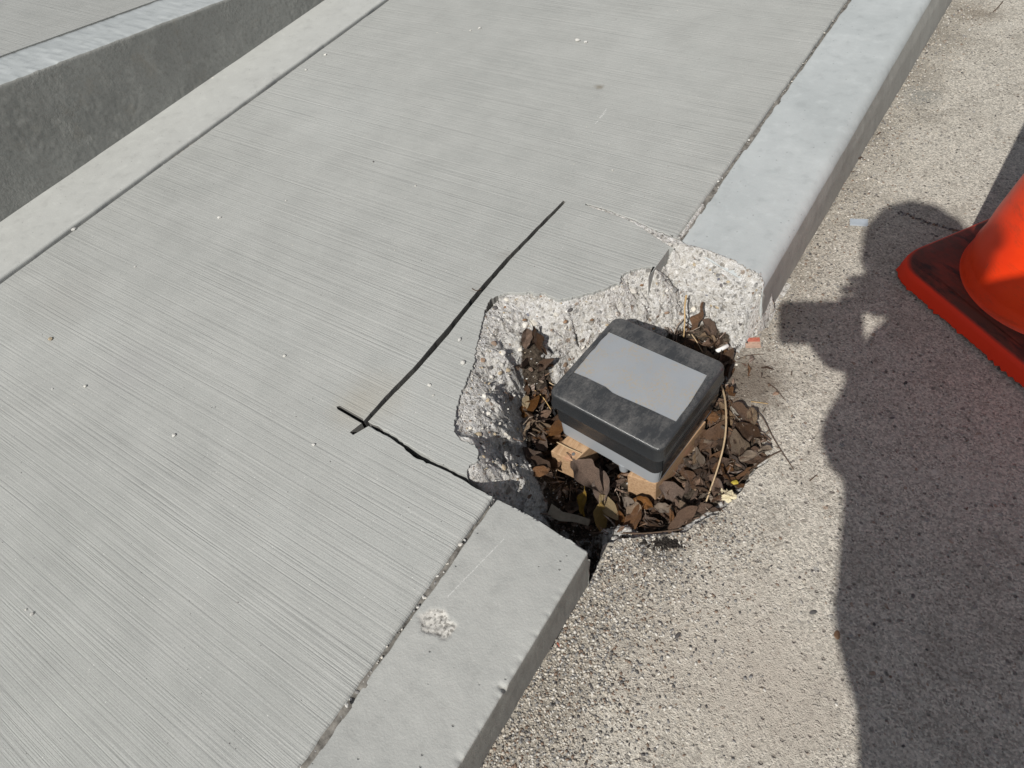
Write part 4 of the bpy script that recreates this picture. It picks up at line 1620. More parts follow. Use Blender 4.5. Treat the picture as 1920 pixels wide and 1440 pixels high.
# ------------------------------------------------------------------ dead leaves
LM = [leaf_mat('brown_leaf', (0.185, 0.105, 0.062), (0.058, 0.033, 0.021), (0.32, 0.21, 0.14)),
      leaf_mat('dark_leaf', (0.105, 0.064, 0.043), (0.042, 0.027, 0.019), (0.19, 0.125, 0.085)),
      leaf_mat('pale_leaf', (0.25, 0.185, 0.13), (0.13, 0.092, 0.062), (0.40, 0.32, 0.245)),
      leaf_mat('rust_leaf', (0.165, 0.085, 0.042), (0.075, 0.04, 0.022), (0.27, 0.15, 0.075)),
      leaf_mat('ochre_leaf', (0.33, 0.22, 0.075), (0.17, 0.105, 0.04), (0.43, 0.31, 0.13))]


def leaf_mesh(seed, ratio=.45, curl=1.0, crumple=1.0, nu=15, nv=9):
    """a leaf one unit long, folded on its midrib, curled and crumpled, with real thickness"""
    r = random.Random(seed)
    fold = r.uniform(.1, .8) * crumple
    bend = r.uniform(-1.4, 1.4) * curl
    tw = r.uniform(-.9, .9) * crumple
    ecurl = r.uniform(-.15, .55)
    ecur2 = r.uniform(-.3, 1.0)
    tcurl = r.uniform(-1, 1.6)
    ph = [r.uniform(0, 6.28) for _ in range(6)]
    V = []
    for i in range(nu):
        t = i / (nu - 1)
        w = ratio * (math.sin(math.pi * min(1, t * .96 + .02)) ** .75) * (1.05 - .35 * t)
        for j in range(nv):
            s = (j / (nv - 1) * 2 - 1)
            w2 = w * (1 + .07 * crumple * math.sin(t * 19 + ph[0] + (2 if s > 0 else 0)) * abs(s))
            x = (t - .5)
            y = s * w2 * .5
            z = fold * abs(y) + .05 * crumple * math.sin(t * 9 + ph[1]) * s + .035 * crumple * math.sin(t * 14 + s * 3 + ph[2])
            z += .10 * crumple * max(0, abs(s) - .6) * math.sin(t * 11 + ph[3] + s)
            z += ecurl * abs(s) ** 3 * w * (1 if s > 0 else ecur2)
            z += .10 * tcurl * max(0, abs(t - .5) - .22) * 4
            a_ = tw * x
            y, z = y * math.cos(a_) - z * math.sin(a_), y * math.sin(a_) + z * math.cos(a_)
            th = bend * x
            if abs(bend) > .05:
                R_ = 1 / bend
                x, z = math.sin(th) * (R_ - z), R_ - math.cos(th) * (R_ - z)
            V.append((x, y, z))
    nbase = len(V)
    F = []
    for i in range(nu - 1):
        for j in range(nv - 1):
            F.append((i * nv + j, (i + 1) * nv + j, (i + 1) * nv + j + 1, i * nv + j + 1))
    # stalk
    s0 = len(V)
    for (x, z) in ((-.5, 0), (-.60, .01 + .03 * math.sin(ph[4])), (-.72, .05 * math.sin(ph[5]))):
        for q in range(3):
            an = q * 2.094
            zz = V[nv // 2][2] if x == -.5 else z + V[nv // 2][2]
            V.append((x if x != -.5 else V[nv // 2][0], .010 * math.cos(an), zz + .010 * math.sin(an)))
    for k in range(2):
        for q in range(3):
            q2 = (q + 1) % 3
            F.append((s0 + 3 * k + q, s0 + 3 * k + q2, s0 + 3 * k + 3 + q2, s0 + 3 * k + 3 + q))
    me = mesh_from('dead_leaf', V, F, True)
    return me


LB = [leaf_mesh(100 + i, random.uniform(.36, .58), random.uniform(.4, 1.5), random.uniform(.5, 1.5)) for i in range(16)] + [leaf_mesh(160 + i, random.uniform(.14, .26), random.uniform(.5, 1.3), random.uniform(.8, 1.8)) for i in range(6)]
_lc = {}


def leaf(mesh_i, mat_i, loc, size, rot, mesh=None):
    if mesh is not None:
        me = mesh
        if not me.materials:
            me.materials.append(LM[mat_i])
    else:
        key = (mesh_i, mat_i)
        if key not in _lc:
            me = LB[mesh_i].copy()
            me.materials.append(LM[mat_i])
            _lc[key] = me
        me = _lc[key]
    o = bpy.data.objects.new('dead_leaf', me)
    COL.objects.link(o)
    o.location = loc
    o.rotation_euler = rot
    o.scale = (size, size, size)
    return o


LG = 'dead leaves in the pit'


def grow(c, d):
    c = [np.array(p) for p in c]
    m_ = sum(c) / len(c)
    return [tuple(p + _norm(p - m_) * d) for p in c]


keep1 = grow(RB, .022)
keep2 = grow(LBK, .014)
cnt = 0
lp = np.array(litter_poly)
tries = 0
bxr = 0
while cnt < 225 and tries < 9000:
    tries += 1
    x = random.uniform(lp[:, 0].min(), lp[:, 0].max())
    y = random.uniform(lp[:, 1].min(), lp[:, 1].max())
    if not inside(litter_poly, np.array([x]), np.array([y]))[0]:
        continue
    bx, by = tobox((x, y))
    if inside(keep1, np.array([x]), np.array([y]))[0] or inside(keep2, np.array([x]), np.array([y]))[0]:
        continue
    if abs(bx) < hx - .035 and by > -hy + .03 and by < hy:
        continue
    z = float(hz(x, y))
    lvl = random.uniform(0.002, 0.022)
    sz = random.choice([.028, .036, .044, .052, .060])
    steep = random.gauss(0, .5)
    mi = random.choices([0, 1, 2, 3, 4], [12, 7, 3.5, 2.6, .25])[0]
    if abs(bx) < hx and abs(by) < hy:
        lvl = min(lvl, .012)
        sz = min(sz, .034)
    far_r = bx > hx + .035
    mesh_no = random.randrange(16)
    if far_r and random.random() < .6:
        mesh_no = 16 + random.randrange(6)
        mi = random.choice([0, 1, 1, 1, 2])
    o = leaf(mesh_no, mi, (x, y, z + lvl), sz, (steep, random.gauss(0, .45), random.uniform(0, 6.28)))
    where = ('behind the box' if by > hy else 'in front of the box' if by < -hy and bx < .02 else 'before the right wood block' if by < -hy and bx < hx
             else 'on the left of the box' if bx < -hx else 'at the right rim of the pit' if bx > hx + .05 else 'beside the right wood block' if bx > hx else 'under the edge of the box')
    lab = ('large ' if sz > .048 else 'small ' if sz < .034 else '') + ['curled brown leaf', 'crumpled dark brown leaf', 'pale dry leaf', 'rust coloured leaf', 'yellowish leaf'][mi] + ' in the litter ' + where
    tag(o, lab, 'leaf', LG)
    cnt += 1


def placed_leaf(px, py, z, size, ang, mat_i, lab, ratio=.5, curl=.5, crumple=.6, seed=1, rx=0.0, ry=0.0):
    p = g(px, py, z)
    o = leaf(0, mat_i, (p[0], p[1], z), size, (rx, ry, ang), leaf_mesh(seed, ratio, curl, crumple, 17, 9))
    tag(o, lab, 'leaf', 'larger dead leaves in the pit')
    return o


placed_leaf(1142, 953, -.132, .050, -.55, 4, 'ochre yellow leaf lying flat in front of the right wood block', .50, .35, .35, 201, .1)
placed_leaf(1125, 975, -.138, .052, -.95, 4, 'olive brown leaf hanging down below the ochre leaf', .52, .5, .4, 202, -.5, .3)
placed_leaf(1167, 987, -.140, .048, -.75, 3, 'glossy rust orange leaf at the front lip of the pit', .48, .6, .4, 203, -.3, .2)
placed_leaf(1092, 942, -.136, .045, -1.1, 4, 'folded yellow brown leaf left of the ochre leaf', .4, .6, .9, 204, .6, .2)
placed_leaf(1100, 893, -.118, .070, -.35, 0, 'large crumpled brown leaf between the two wood blocks', .62, .8, 1.3, 205, .1, .2)
placed_leaf(1130, 920, -.130, .055, -1.0, 0, 'brown leaf with a torn side in front of the box', .55, .9, 1.2, 206, .2, .3)
placed_leaf(1338, 818, -.116, .070, 1.35, 3, 'long rust brown leaf standing beside the right wood block', .42, .5, .8, 207, .25, -.2)
placed_leaf(1405, 812, -.104, .050, -.3, 1, 'dark curled leaf on the right rim of the pit', .5, .9, 1.0, 208, .2)
placed_leaf(1345, 905, -.120, .060, .9, 0, 'long brown leaf leaning under the dry stalk', .4, .7, .9, 209, -.2, -.2)
placed_leaf(1327, 633, -.095, .032, .3, 2, 'pale leaf propped behind the back corner of the box', .55, .5, 1.0, 210, -.7, .2)
placed_leaf(1020, 742, -.118, .045, 1.2, 0, 'reddish brown leaf left of the box', .45, .7, 1.1, 211, .4)
placed_leaf(1012, 870, -.138, .055, 1.5, 1, 'dark upright leaf at the left wall of the pit', .5, .8, 1.0, 212, .9, .2)
placed_leaf(1048, 800, -.125, .045, 1.3, 3, 'orange brown leaf behind the left wood block', .5, .5, .7, 213, .3)
placed_leaf(1205, 945, -.145, .034, .2, 3, 'round rust leaf beside the foot of the right wood block', .7, .7, .9, 214, .3)
placed_leaf(1290, 960, -.128, .042, -.5, 2, 'pale curled leaf near the front rim of the pit', .35, .8, .8, 215, .2)
placed_leaf(1245, 955, -.130, .030, .4, 2, 'pale grey leaf scrap at the front of the pit', .6, .4, .7, 216, .1)
placed_leaf(1330, 958, -.116, .055, .52, 0, 'long rolled brown leaf on the front right rim', .3, .4, 1.4, 217, -.3)
placed_leaf(1300, 885, -.140, .045, .8, 1, 'dark leaf against the right wood block', .6, .7, 1.2, 218, .3)
placed_leaf(1374, 760, -.112, .045, 1.2, 2, 'tan upright leaf behind the dry stalk', .32, .3, .6, 219, .2)
placed_leaf(1370, 845, -.116, .050, -.2, 1, 'dark ribbed leaf on the right slope of the pit', .6, .9, 1.1, 220, .1)
placed_leaf(1415, 860, -.110, .045, .7, 0, 'brown leaf at the right point of the pit', .5, .9, 1.2, 221, -.1)
placed_leaf(1190, 965, -.140, .040, -1.2, 2, 'grey brown leaf between the ochre leaf and the wood block', .7, .5, .8, 222, .2)

for px_, py_, sz_, an_, mi3, lab_ in ((1612, 297, .020, 1.0, 1, 'small dark leaf caught at the foot of the far kerb'), (1596, 322, .014, .4, 0, 'tiny brown leaf scrap by the far kerb foot'),
                                      (1648, 250, .016, 1.1, 0, 'thin brown leaf scrap lying along the far kerb'), (1440, 690, .022, .2, 1, 'small dark leaf on the dirt right of the box'),
                                      (495, 162, .014, .6, 1, 'dark leaf bit caught in the long joint'), (1404, 694, .026, 1.9, 0, 'brown leaf half buried in the dirt right of the box')):
    zz_ = 0.002 if px_ < 600 else ROAD_Z + .003
    pq = g(px_, py_, zz_)
    o = leaf(random.randrange(16, 22), mi3, (pq[0], pq[1], zz_), sz_, (.1, .05, an_))
    tag(o, lab_, 'leaf', 'stray leaves outside the pit')

# tiny leaf fragments, uncountable
frag_v, frag_f, mi_ = [], [], []
off = 0
rr = random.Random(77)
nfrag = 0
while nfrag < 900:
    x = rr.uniform(lp[:, 0].min() - .02, lp[:, 0].max() + .02)
    y = rr.uniform(lp[:, 1].min() - .02, lp[:, 1].max() + .03)
    if not inside(litter_poly, np.array([x]), np.array([y]))[0] and rr.random() > .13:
        continue
    if float(hz(x, y)) > -.07:
        continue
    z = float(hz(x, y)) + rr.uniform(.001, .012)
    s = rr.uniform(.0025, .0085)
    e = Euler((rr.gauss(0, .6), rr.gauss(0, .6), rr.uniform(0, 6.28))).to_matrix()
    shape = [(-1, -.3, 0), (-.2, -.55, .15), (.9, -.3, -.1), (1.1, .25, .15), (.1, .5, .3), (-.8, .35, .05)]
    if nfrag % 5 < 2:
        shape = [(q[0] * 2.2, q[1] * .35 + .4 * q[0] * q[0], q[2] + .5 * q[0]) for q in shape]
    for q in shape:
        v = e @ (Vector(q) * s * rr.uniform(.7, 1.2))
        frag_v.append((v.x + x, v.y + y, max(v.z + z, float(hz(x, y)) - .001)))
    frag_f += [(off, off + 1, off + 4, off + 5), (off + 1, off + 2, off + 3, off + 4)]
    mi_ += [rr.choice([0, 0, 1, 1, 2, 3])] * 2
    off += 6
    nfrag += 1
for _ in range(150):
    x = rr.uniform(lp[:, 0].min(), lp[:, 0].max())
    y = rr.uniform(lp[:, 1].min(), lp[:, 1].max())
    if not inside(litter_poly, np.array([x]), np.array([y]))[0] or float(hz(x, y)) > -.08:
        continue
    z = float(hz(x, y)) + rr.uniform(.012, .024)
    bx, by = tobox((x, y))
    if abs(bx) < hx + .02 and abs(by) < hy + .02:
        z = float(hz(x, y)) + .008
    an = rr.uniform(0, 6.28)
    L_ = rr.uniform(.012, .035)
    d_ = np.array((math.cos(an), math.sin(an), rr.uniform(-.3, .3)))
    n_ = np.array((-math.sin(an), math.cos(an), 0))
    w_ = rr.uniform(.0006, .0012)
    c0_ = np.array((x, y, z))
    cv = rr.uniform(-.25, .25) * L_
    for t_ in (-1, 0, 1):
        q_ = c0_ + d_ * L_ * t_ * .5 + n_ * cv * (1 - t_ * t_)
        for o_ in (n_ * w_ - (0, 0, w_ * .6), np.array((0, 0, w_)), -n_ * w_ - (0, 0, w_ * .6)):
            frag_v.append(tuple(q_ + o_))
    for b_ in (0, 3):
        for q_ in ((0, 1), (1, 2), (2, 0)):
            frag_f.append((off + b_ + q_[0], off + b_ + q_[1], off + b_ + 3 + q_[1], off + b_ + 3 + q_[0]))
            mi_.append(rr.choice([2, 2, 1, 0]))
    off += 9
me = fast_mesh('leaf_crumbs', frag_v, np.array(frag_f), False)
for m_ in LM[:4]:
    me.materials.append(m_)
me.polygons.foreach_set('material_index', np.array(mi_, np.int32))
tag(obj('leaf_crumbs', me), 'crumbled leaf bits between the whole leaves', kind='stuff')

# ------------------------------------------------------------------ stalks, twigs and bits of rubbish


def tube(name, pts, r0, r1, mat, label, cat, group=None, sides=6, sub=5):
    P_ = [np.array(p) for p in pts]
    dense = []
    for i in range(len(P_) - 1):
        p0 = P_[max(0, i - 1)]
        p1, p2 = P_[i], P_[i + 1]
        p3 = P_[min(len(P_) - 1, i + 2)]
        for k in range(sub):
            t = k / sub
            dense.append(.5 * ((2 * p1) + (-p0 + p2) * t + (2 * p0 - 5 * p1 + 4 * p2 - p3) * t * t + (-p0 + 3 * p1 - 3 * p2 + p3) * t ** 3))
    dense.append(P_[-1])
    V, F = [], []
    n_ = len(dense)
    for i, p in enumerate(dense):
        d = _norm(dense[min(i + 1, n_ - 1)] - dense[max(i - 1, 0)])
        up = np.array((0, 0, 1.0)) if abs(d[2]) < .9 else np.array((1.0, 0, 0))
        a_ = _norm(np.cross(d, up))
        b_ = np.cross(d, a_)
        r_ = r0 + (r1 - r0) * i / (n_ - 1)
        for k in range(sides):
            an = 2 * math.pi * k / sides
            V.append(p + a_ * r_ * math.cos(an) + b_ * r_ * math.sin(an))
    for i in range(n_ - 1):
        for k in range(sides):
            k2 = (k + 1) % sides
            F.append((i * sides + k, i * sides + k2, (i + 1) * sides + k2, (i + 1) * sides + k))
    F.append(tuple(range(sides))[::-1])
    F.append(tuple(range((n_ - 1) * sides, n_ * sides)))
    o = obj(name, mesh_from(name, V, F, True), mat)
    return tag(o, label, cat, group)


SG = 'dry stalks and twigs round the pit'
tube('dry_stalk', [g(1340, 698, -.118), g(1355, 730, -.098), g(1361, 765, -.086), g(1360, 815, -.085), g(1348, 870, -.095), g(1320, 952, -.122)], .0018, .0013, M['straw'],
     'long straw coloured stalk bowed over the litter right of the box', 'stalk', SG)
tube('dry_stalk', [g(1287, 553, -.050), g(1284, 575, -.060), g(1284, 600, -.070), g(1282, 632, -.098)], .0017, .0011, M['straw'], 'short upright straw stalk behind the box', 'stalk', SG)
tube('twig', [g(1334, 754, -.108), g(1368, 757, -.104), g(1421, 773, -.100), g(1452, 825, -.104), g(1488, 880, -.1085)], .0010, .0007, M['twig'],
     'thin dark bent twig reaching from the pit onto the road', 'twig', SG)
tube('twig', [g(978, 762, -.108), g(995, 782, -.110), g(1010, 800, -.114), g(1026, 814, -.120)], .0022, .0014, M['twig'], 'brown twig leaning on the left broken wall', 'twig', SG)
tube('dry_stalk', [g(1297, 627, -.098), g(1306, 640, -.1), g(1318, 661, -.108)], .0009, .0008, M['straw'], 'thin straw just behind the right back corner of the box', 'stalk', SG)
tube('dry_stalk', [g(992, 705, -.10), g(1012, 708, -.104), g(1038, 722, -.110)], .0013, .0009, M['straw'], 'pale straw in the narrow litter left of the box', 'stalk', SG)
tube('dry_stalk', [g(1000, 730, -.11), g(1018, 745, -.112), g(1034, 770, -.12)], .0012, .0006, M['straw'], 'split pale straw under the left edge of the box', 'stalk', SG)
tube('dry_stalk', [g(1044, 829, WT + .006), g(1066, 840, WT + .004), g(1090, 850, WT + .002)], .0009, .0008, M['straw'], 'thin straw lying across the left wood block', 'stalk', SG)
tube('twig', [g(1105, 1000, -.132), g(1150, 999, -.126), g(1210, 1000, -.115), g(1282, 992, -.110)], .0016, .0012, M['twig'], 'dark root along the front lip of the pit', 'twig', SG)
tube('twig', [g(1380, 675, -.107), g(1405, 666, -.106), g(1432, 664, -.1075)], .0008, .0006, M['twig'], 'short dark twig below the red paper scrap', 'twig', SG)
tube('twig', [g(1440, 718, -.107), g(1455, 730, -.106), g(1473, 751, -.1085)], .0008, .0006, M['twig'], 'short twig lying on the dirt right of the box', 'twig', SG)
tube('dry_stalk', [g(1408, 753, -.106), g(1425, 755, -.105), g(1440, 757, -.1075)], .0008, .0006, M['straw'], 'tiny pale straw on the dirt right of the tan leaf', 'stalk', SG)
tube('twig', [g(1370, 785, -.108), g(1385, 800, -.103), g(1392, 811, -.106)], .0011, .0008, M['twig'], 'dark forked twig above the right rim leaf', 'twig', SG)
tube('twig', [g(1465, 845, -.107), g(1440, 858, -.106), g(1410, 880, -.106), g(1385, 905, -.108)], .0012, .0007, M['twig'], 'dark root following the right rim of the pit', 'twig', SG)
tube('twig', [g(1880, 3, ROAD_Z + .002), g(1871, 14, ROAD_Z + .003), g(1862, 22, ROAD_Z + .002)], .0014, .001, M['twig'], 'short dark twig on the road beyond the cone', 'twig', SG)
tube('twig', [g(1518, 902, ROAD_Z + .001), g(1526, 895, ROAD_Z + .003), g(1532, 890, ROAD_Z + .002)], .0009, .0006, M['twig'], 'tiny twig beside the photographer shadow', 'twig', SG)
tube('twig', [g(885, 541, .001), g(893, 545, .0015), g(903, 542, .001)], .0008, .0005, M['twig'], 'tiny dark sliver beside the saw cut', 'twig', SG)

# black clump of wet dirt in front of the pit
pts, szs = [], []
for _ in range(150):
    t = random.gauss(0, .35)
    q = g(1247 + 45 * t, 1021 + 5 * random.gauss(0, 1) + 2 * t, ROAD_Z)
    pts.append((q[0], q[1], ROAD_Z + random.uniform(0, .002)))
    szs.append(random.uniform(.0012, .003))
M['soil'] = plain('wet_soil', (0.022, 0.018, 0.015), 0.9, .4, 200, .5)
scatter_mesh('soil_clump', pts, szs, [M['soil']], seed=31, label='black soil crumbs in front of the pit')

# grey flat strap in the shadow of the near kerb
M['strap'] = plain('weathered_strap', (0.33, 0.285, 0.215), .7, .25, 70, .3)
sp = [g(1030, 955, -.130), g(1052, 968, -.136), g(1080, 972, -.14), g(1105, 980, -.145)]
V, F = [], []
for i, p in enumerate(sp):
    w = (.010, .0075, .0055, .005)[i]
    for dy, dz in ((w, .002), (-w, -.002), (-w, -.0035), (w, .0005)):
        V.append((p[0], p[1] + dy * .8, p[2] + dz + dy * .35))
for i in range(3):
    for k in range(4):
        k2 = (k + 1) % 4
        F.append((4 * i + k, 4 * i + 4 + k, 4 * i + 4 + k2, 4 * i + k2))
F += [(0, 1, 2, 3), (12, 15, 14, 13)]
tag(obj('wood_splinter', mesh_from('wood_splinter', V, F), M['strap']), 'flat grey brown splinter lying in the shade behind the near kerb', 'splinter')

# cigarette butt-like white plastic tube at the back corner
M['white'] = plain('white_plastic', (0.78, 0.77, 0.74), .5, .06, 60, 0)
tube('white_tube', [g(1343, 659, -.094), g(1365, 648, -.092)], .0036, .0036, M['white'], 'short white tube behind the right back corner of the box', 'tube', None, 12, 2)
# red and buff printed paper scrap
px = [g(1397, 634, ROAD_Z + .001), g(1424, 633, ROAD_Z + .001), g(1427, 652, ROAD_Z + .001), g(1398, 652, ROAD_Z + .001)]
scr = empty('paper_scrap', tuple(px[0]))
tag(scr, 'small red and buff paper scrap on the dirt right of the box', 'paper scrap')
M['red_print'] = plain('red_print', (0.40, 0.125, 0.085), .6, .35, 240, .2)
M['buff'] = plain('buff_paper', (0.42, 0.29, 0.22), .75, .25, 200, .3)


def slip(name, q, mat, parent, th=.0008):
    o0 = np.array(px[0])
    V = [tuple(np.array(p) - o0 + (0, 0, th)) for p in q] + [tuple(np.array(p) - o0 - (0, 0, th * .8)) for p in q]
    F = [(3, 2, 1, 0), (4, 5, 6, 7)] + [(i, (i + 1) % 4, (i + 1) % 4 + 4, i + 4) for i in range(4)]
    return obj(name, mesh_from(name, V, F), mat, parent)


ml = px[0] * .58 + px[3] * .42
mr = px[1] * .58 + px[2] * .42
slip('red_strip', [px[0], px[1], mr, ml], M['red_print'], scr)
slip('buff_strip', [ml, mr, px[2], px[3]], M['buff'], scr)
# pale grey strip of plastic on the road
q = [g(1593, 412, ROAD_Z), g(1627, 413, ROAD_Z), g(1627, 425, ROAD_Z), g(1593, 423, ROAD_Z)]
M['bluegrey'] = plain('blue_grey_plastic', (0.36, 0.40, 0.44), .5, .1, 60, 0)
V = [tuple(p + (0, 0, .003)) for p in q] + [tuple(p + (0, 0, .0003)) for p in q]
F = [(3, 2, 1, 0)] + [(i, (i + 1) % 4, (i + 1) % 4 + 4, i + 4) for i in range(4)]
tag(obj('plastic_strip', mesh_from('plastic_strip', V, F), M['bluegrey']), 'short blue grey plastic strip lying on the road by the kerb', 'plastic strip')
# crumpled pale wrapper
bm = bmesh.new()
bmesh.ops.create_icosphere(bm, subdivisions=3, radius=1)
for v in bm.verts:
    v.co *= 1 + 1.1 * float(fbm(np.array(v.co.x * 2.6 + 5), np.array(v.co.y * 2.6 + v.co.z * 2), 4, .7))
    v.co.z *= .5
M['wrap'] = plain('pale_wrapper', (0.60, 0.53, 0.36), .5, .3, 90, .4)
p = g(1365, 929, -.108)
o = obj('wrapper_scrap', bm, M['wrap'], None, (p[0], p[1], -.108))
o.scale = (.011, .008, .008)
o.rotation_euler = (.2, .1, .5)
tag(o, 'crumpled cream wrapper scrap on the right rim of the pit', 'wrapper')
# yellow bit
p = g(1378, 905, -.108)
o = chip('yellow_scrap', (p[0], p[1], -.107), .006, plain('yellow_scrap', (.48, .38, .06), .6, .3, 90, .2), flat_=.4)
tag(o, 'tiny yellow scrap just above the cream wrapper', 'scrap')

# larger loose stones on the road, each its own
for px_, py_, sz, mk, lab in [(1047, 1209, .0042, 'brick', 'small brick red stone in the grit beside the near kerb'), (1131, 1050, .0060, 'pale', 'white stone just below the mouth of the pit'),
                              (1238, 1167, .0042, 'dark', 'dark oval stone on the road below the soil clump'), (1271, 1192, .0055, 'dark', 'dark stone right of the dark oval stone'),
                              (1108, 1288, .0045, 'dark', 'black pebble in the grit by the near kerb'), (1222, 1116, .0040, 'crumb', 'white chip on the road under the soil clump'),
                              (1060, 1193, .0040, 'crumb', 'white chip at the kerb foot above the brick red stone'), (1678, 401, .0060, 'pale', 'pale stone at the left end of the road crack'),
                              (1692, 403, .0058, 'grey', 'grey stone second along the road crack'), (1755, 443, .0065, 'dark', 'dark stone under the head shadow by the cone'),
                              (1695, 442, .0050, 'pale', 'pale flake in the head shadow'), (1674, 511, .0040, 'pale', 'pale pebble beside the corner of the cone base'),
                              (1578, 834, .0062, 'grey', 'pale grey flake inside the edge of the body shadow'), (1635, 680, .0030, 'dark', 'black grit at the neck of the shadow'),
                              (1698, 718, .0050, 'dark', 'dark stone in the body shadow left of the cone'), (1712, 1117, .0070, 'dark', 'dark flat stone low in the body shadow'),
                              (1673, 784, .0045, 'dark', 'dark stone in the middle of the body shadow'), (1525, 1148, .0055, 'dark', 'dark pitted stone left of the body shadow'),
                              (1756, 1048, .0045, 'pale', 'white pebble deep in the body shadow'), (1725, 242, .0050, 'dark', 'dark crumb on the road above the head shadow'),
                              (1819, 225, .0050, 'dark', 'dark crumb beside the edge of the cone shadow'), (1807, 44, .0050, 'dark', 'dark crumb near the top of the road'),
                              (1818, 56, .0055, 'crumb', 'white chip near the top of the road'), (1570, 1190, .0075, 'brown', 'round brown stone set in the road low on the right'),
                              (1718, 880, .0045, 'brown', 'brown stone on the left of the body shadow')]:
    if mk == 'brick':
        M.setdefault('brick', plain('brick_red_stone', (0.36, 0.11, 0.07), .85, .2, 100, .3))
    p = g(px_, py_, ROAD_Z)
    sz *= .8
    o = chip('road_stone', (p[0], p[1], ROAD_Z + sz * .05), sz, M[mk], flat_=.75, tilt=.5)
    o.scale.x *= random.uniform(1.05, 1.5)
    o.scale.y *= random.uniform(.6, .85)
    tag(o, lab, 'stone', 'single stones on the road')

# ------------------------------------------------------------------ traffic cone
k0 = np.array(g2(1656, 508, ROAD_Z))
u1 = _norm(np.array(g2(1920, 724, ROAD_Z)) - np.array(g2(1712, 548, ROAD_Z)))
cone_yaw = math.atan2(u1[1], u1[0])
u2 = np.array((-u1[1], u1[0]))
CB = 0.365
cc = k0 + (u1 + u2) * CB / 2
cone = empty('traffic_cone', (cc[0], cc[1], ROAD_Z), cone_yaw)
tag(cone, 'orange traffic cone with a dirty dark base standing on the road', 'traffic cone')
h_ = CB / 2
bt = 0.034
rings = [(.004, h_ - .003, h_ - .003, .052), (.006, h_, h_, .054), (bt - .010, h_ - .003, h_ - .003, .054), (bt - .003, h_ - .006, h_ - .006, .054), (bt, h_ - .012, h_ - .012, .054),
         (bt + .002, h_ - .03, h_ - .03, .04), (bt + .004, .155, .155, .13)]


def rr_dense(hx_, hy_, r_, n_c=10, n_e=40):
    out = []
    cor = [(1, 1, 0), (-1, 1, 90), (-1, -1, 180), (1, -1, 270)]
    for q, (sx, sy, a0) in enumerate(cor):
        for i in range(n_c):
            a = math.radians(a0 + 90 * i / (n_c - 1))
            out.append((sx * (hx_ - r_) + r_ * math.cos(a), sy * (hy_ - r_) + r_ * math.sin(a)))
        nx2 = cor[(q + 1) % 4]
        a = math.radians(a0 + 90)
        p = out[-1]
        a2 = math.radians(nx2[2])
        p2 = (nx2[0] * (hx_ - r_) + r_ * math.cos(a2), nx2[1] * (hy_ - r_) + r_ * math.sin(a2))
        for i in range(1, n_e):
            t = i / n_e
            out.append((p[0] + (p2[0] - p[0]) * t, p[1] + (p2[1] - p[1]) * t))
    return out


V, F = [], []
rj = random.Random(4)
nb = len(rr_dense(h_, h_, .03))
nubs = [rj.random() for _ in range(nb)]
for ri, (z, a, b, r_) in enumerate(rings):
    for i, (x, y) in enumerate(rr_dense(a, b, r_)):
        if ri <= 1:           # ragged moulding flash along the bottom edge
            k = 1 + (.016 * nubs[i] if i % 2 == 0 else -.002)
            x, y = x * k, y * k
            zz = z - (.003 * nubs[i] if i % 2 == 0 else 0)
        else:
            zz = z
        V.append((x, y, zz))
for k in range(len(rings) - 1):
    for i in range(nb):
        j = (i + 1) % nb
        F.append((k * nb + i, k * nb + j, (k + 1) * nb + j, (k + 1) * nb + i))
F.append(tuple(range(nb))[::-1])
F.append(tuple(range((len(rings) - 1) * nb, len(rings) * nb)))
cbase = obj('base', mesh_from('base', V, F), M['cone_base'], cone)
smooth_by_angle(cbase, 50)
CR = 0.148
prof = [(CR + .004, bt + .001), (CR, bt + .004), (CR - .0022, bt + .012), (CR - .006, bt + .028), (CR - .0072, bt + .034), (CR - .0068, bt + .040), (CR - .012, bt + .06), (CR - .017, bt + .10),
        (.030, .690), (.027, .705), (.020, .708), (.020, .66)]
V, F = [], []
ns = 64
for r_, z in prof:
    for i in range(ns):
        a = 2 * math.pi * i / ns
        V.append((r_ * math.cos(a), r_ * math.sin(a), z))
for k in range(len(prof) - 1):
    for i in range(ns):
        j = (i + 1) % ns
        F.append((k * ns + i, k * ns + j, (k + 1) * ns + j, (k + 1) * ns + i))
cb_ = obj('cone_body', mesh_from('cone_body', V, F, True), M['cone'], cone)

# crack across the road
cr = [(1686, 399), (1705, 404), (1725, 413), (1745, 420), (1768, 426), (1790, 432), (1815, 436)]
cp = wig([g2(a, b, ROAD_Z) for a, b in cr], .002, .008, 12)
pts, szs = [], []
for i in range(130):
    k = random.uniform(0, len(cp) - 1.01)
    a = np.array(cp[int(k)]) + (np.array(cp[int(k) + 1]) - np.array(cp[int(k)])) * (k % 1)
    pts.append((a[0] + random.gauss(0, .002), a[1] + random.gauss(0, .002), ROAD_Z))
    szs.append(random.choice([.001, .0015, .002, .003]))
scatter_mesh('crack_grit', pts, szs, [M['dark'], M['grey'], M['dark'], M['brown']], seed=41, label='dark grit filling a crack across the road')

# ------------------------------------------------------------------ the photographer, out of frame, whose shadow falls on the road


def sp_(px, py, c):
    """a point on the sun ray that ends at that spot of the road, c metres sunward of the camera"""
    p = g(px, py, ROAD_Z)
    k = (p - CAM).dot(-SUN_D)
    return p + (-SUN_D) * (c - k)


J = {}
E_ = []


def jn(name, p, r_):
    J[name] = (np.array(p), r_)


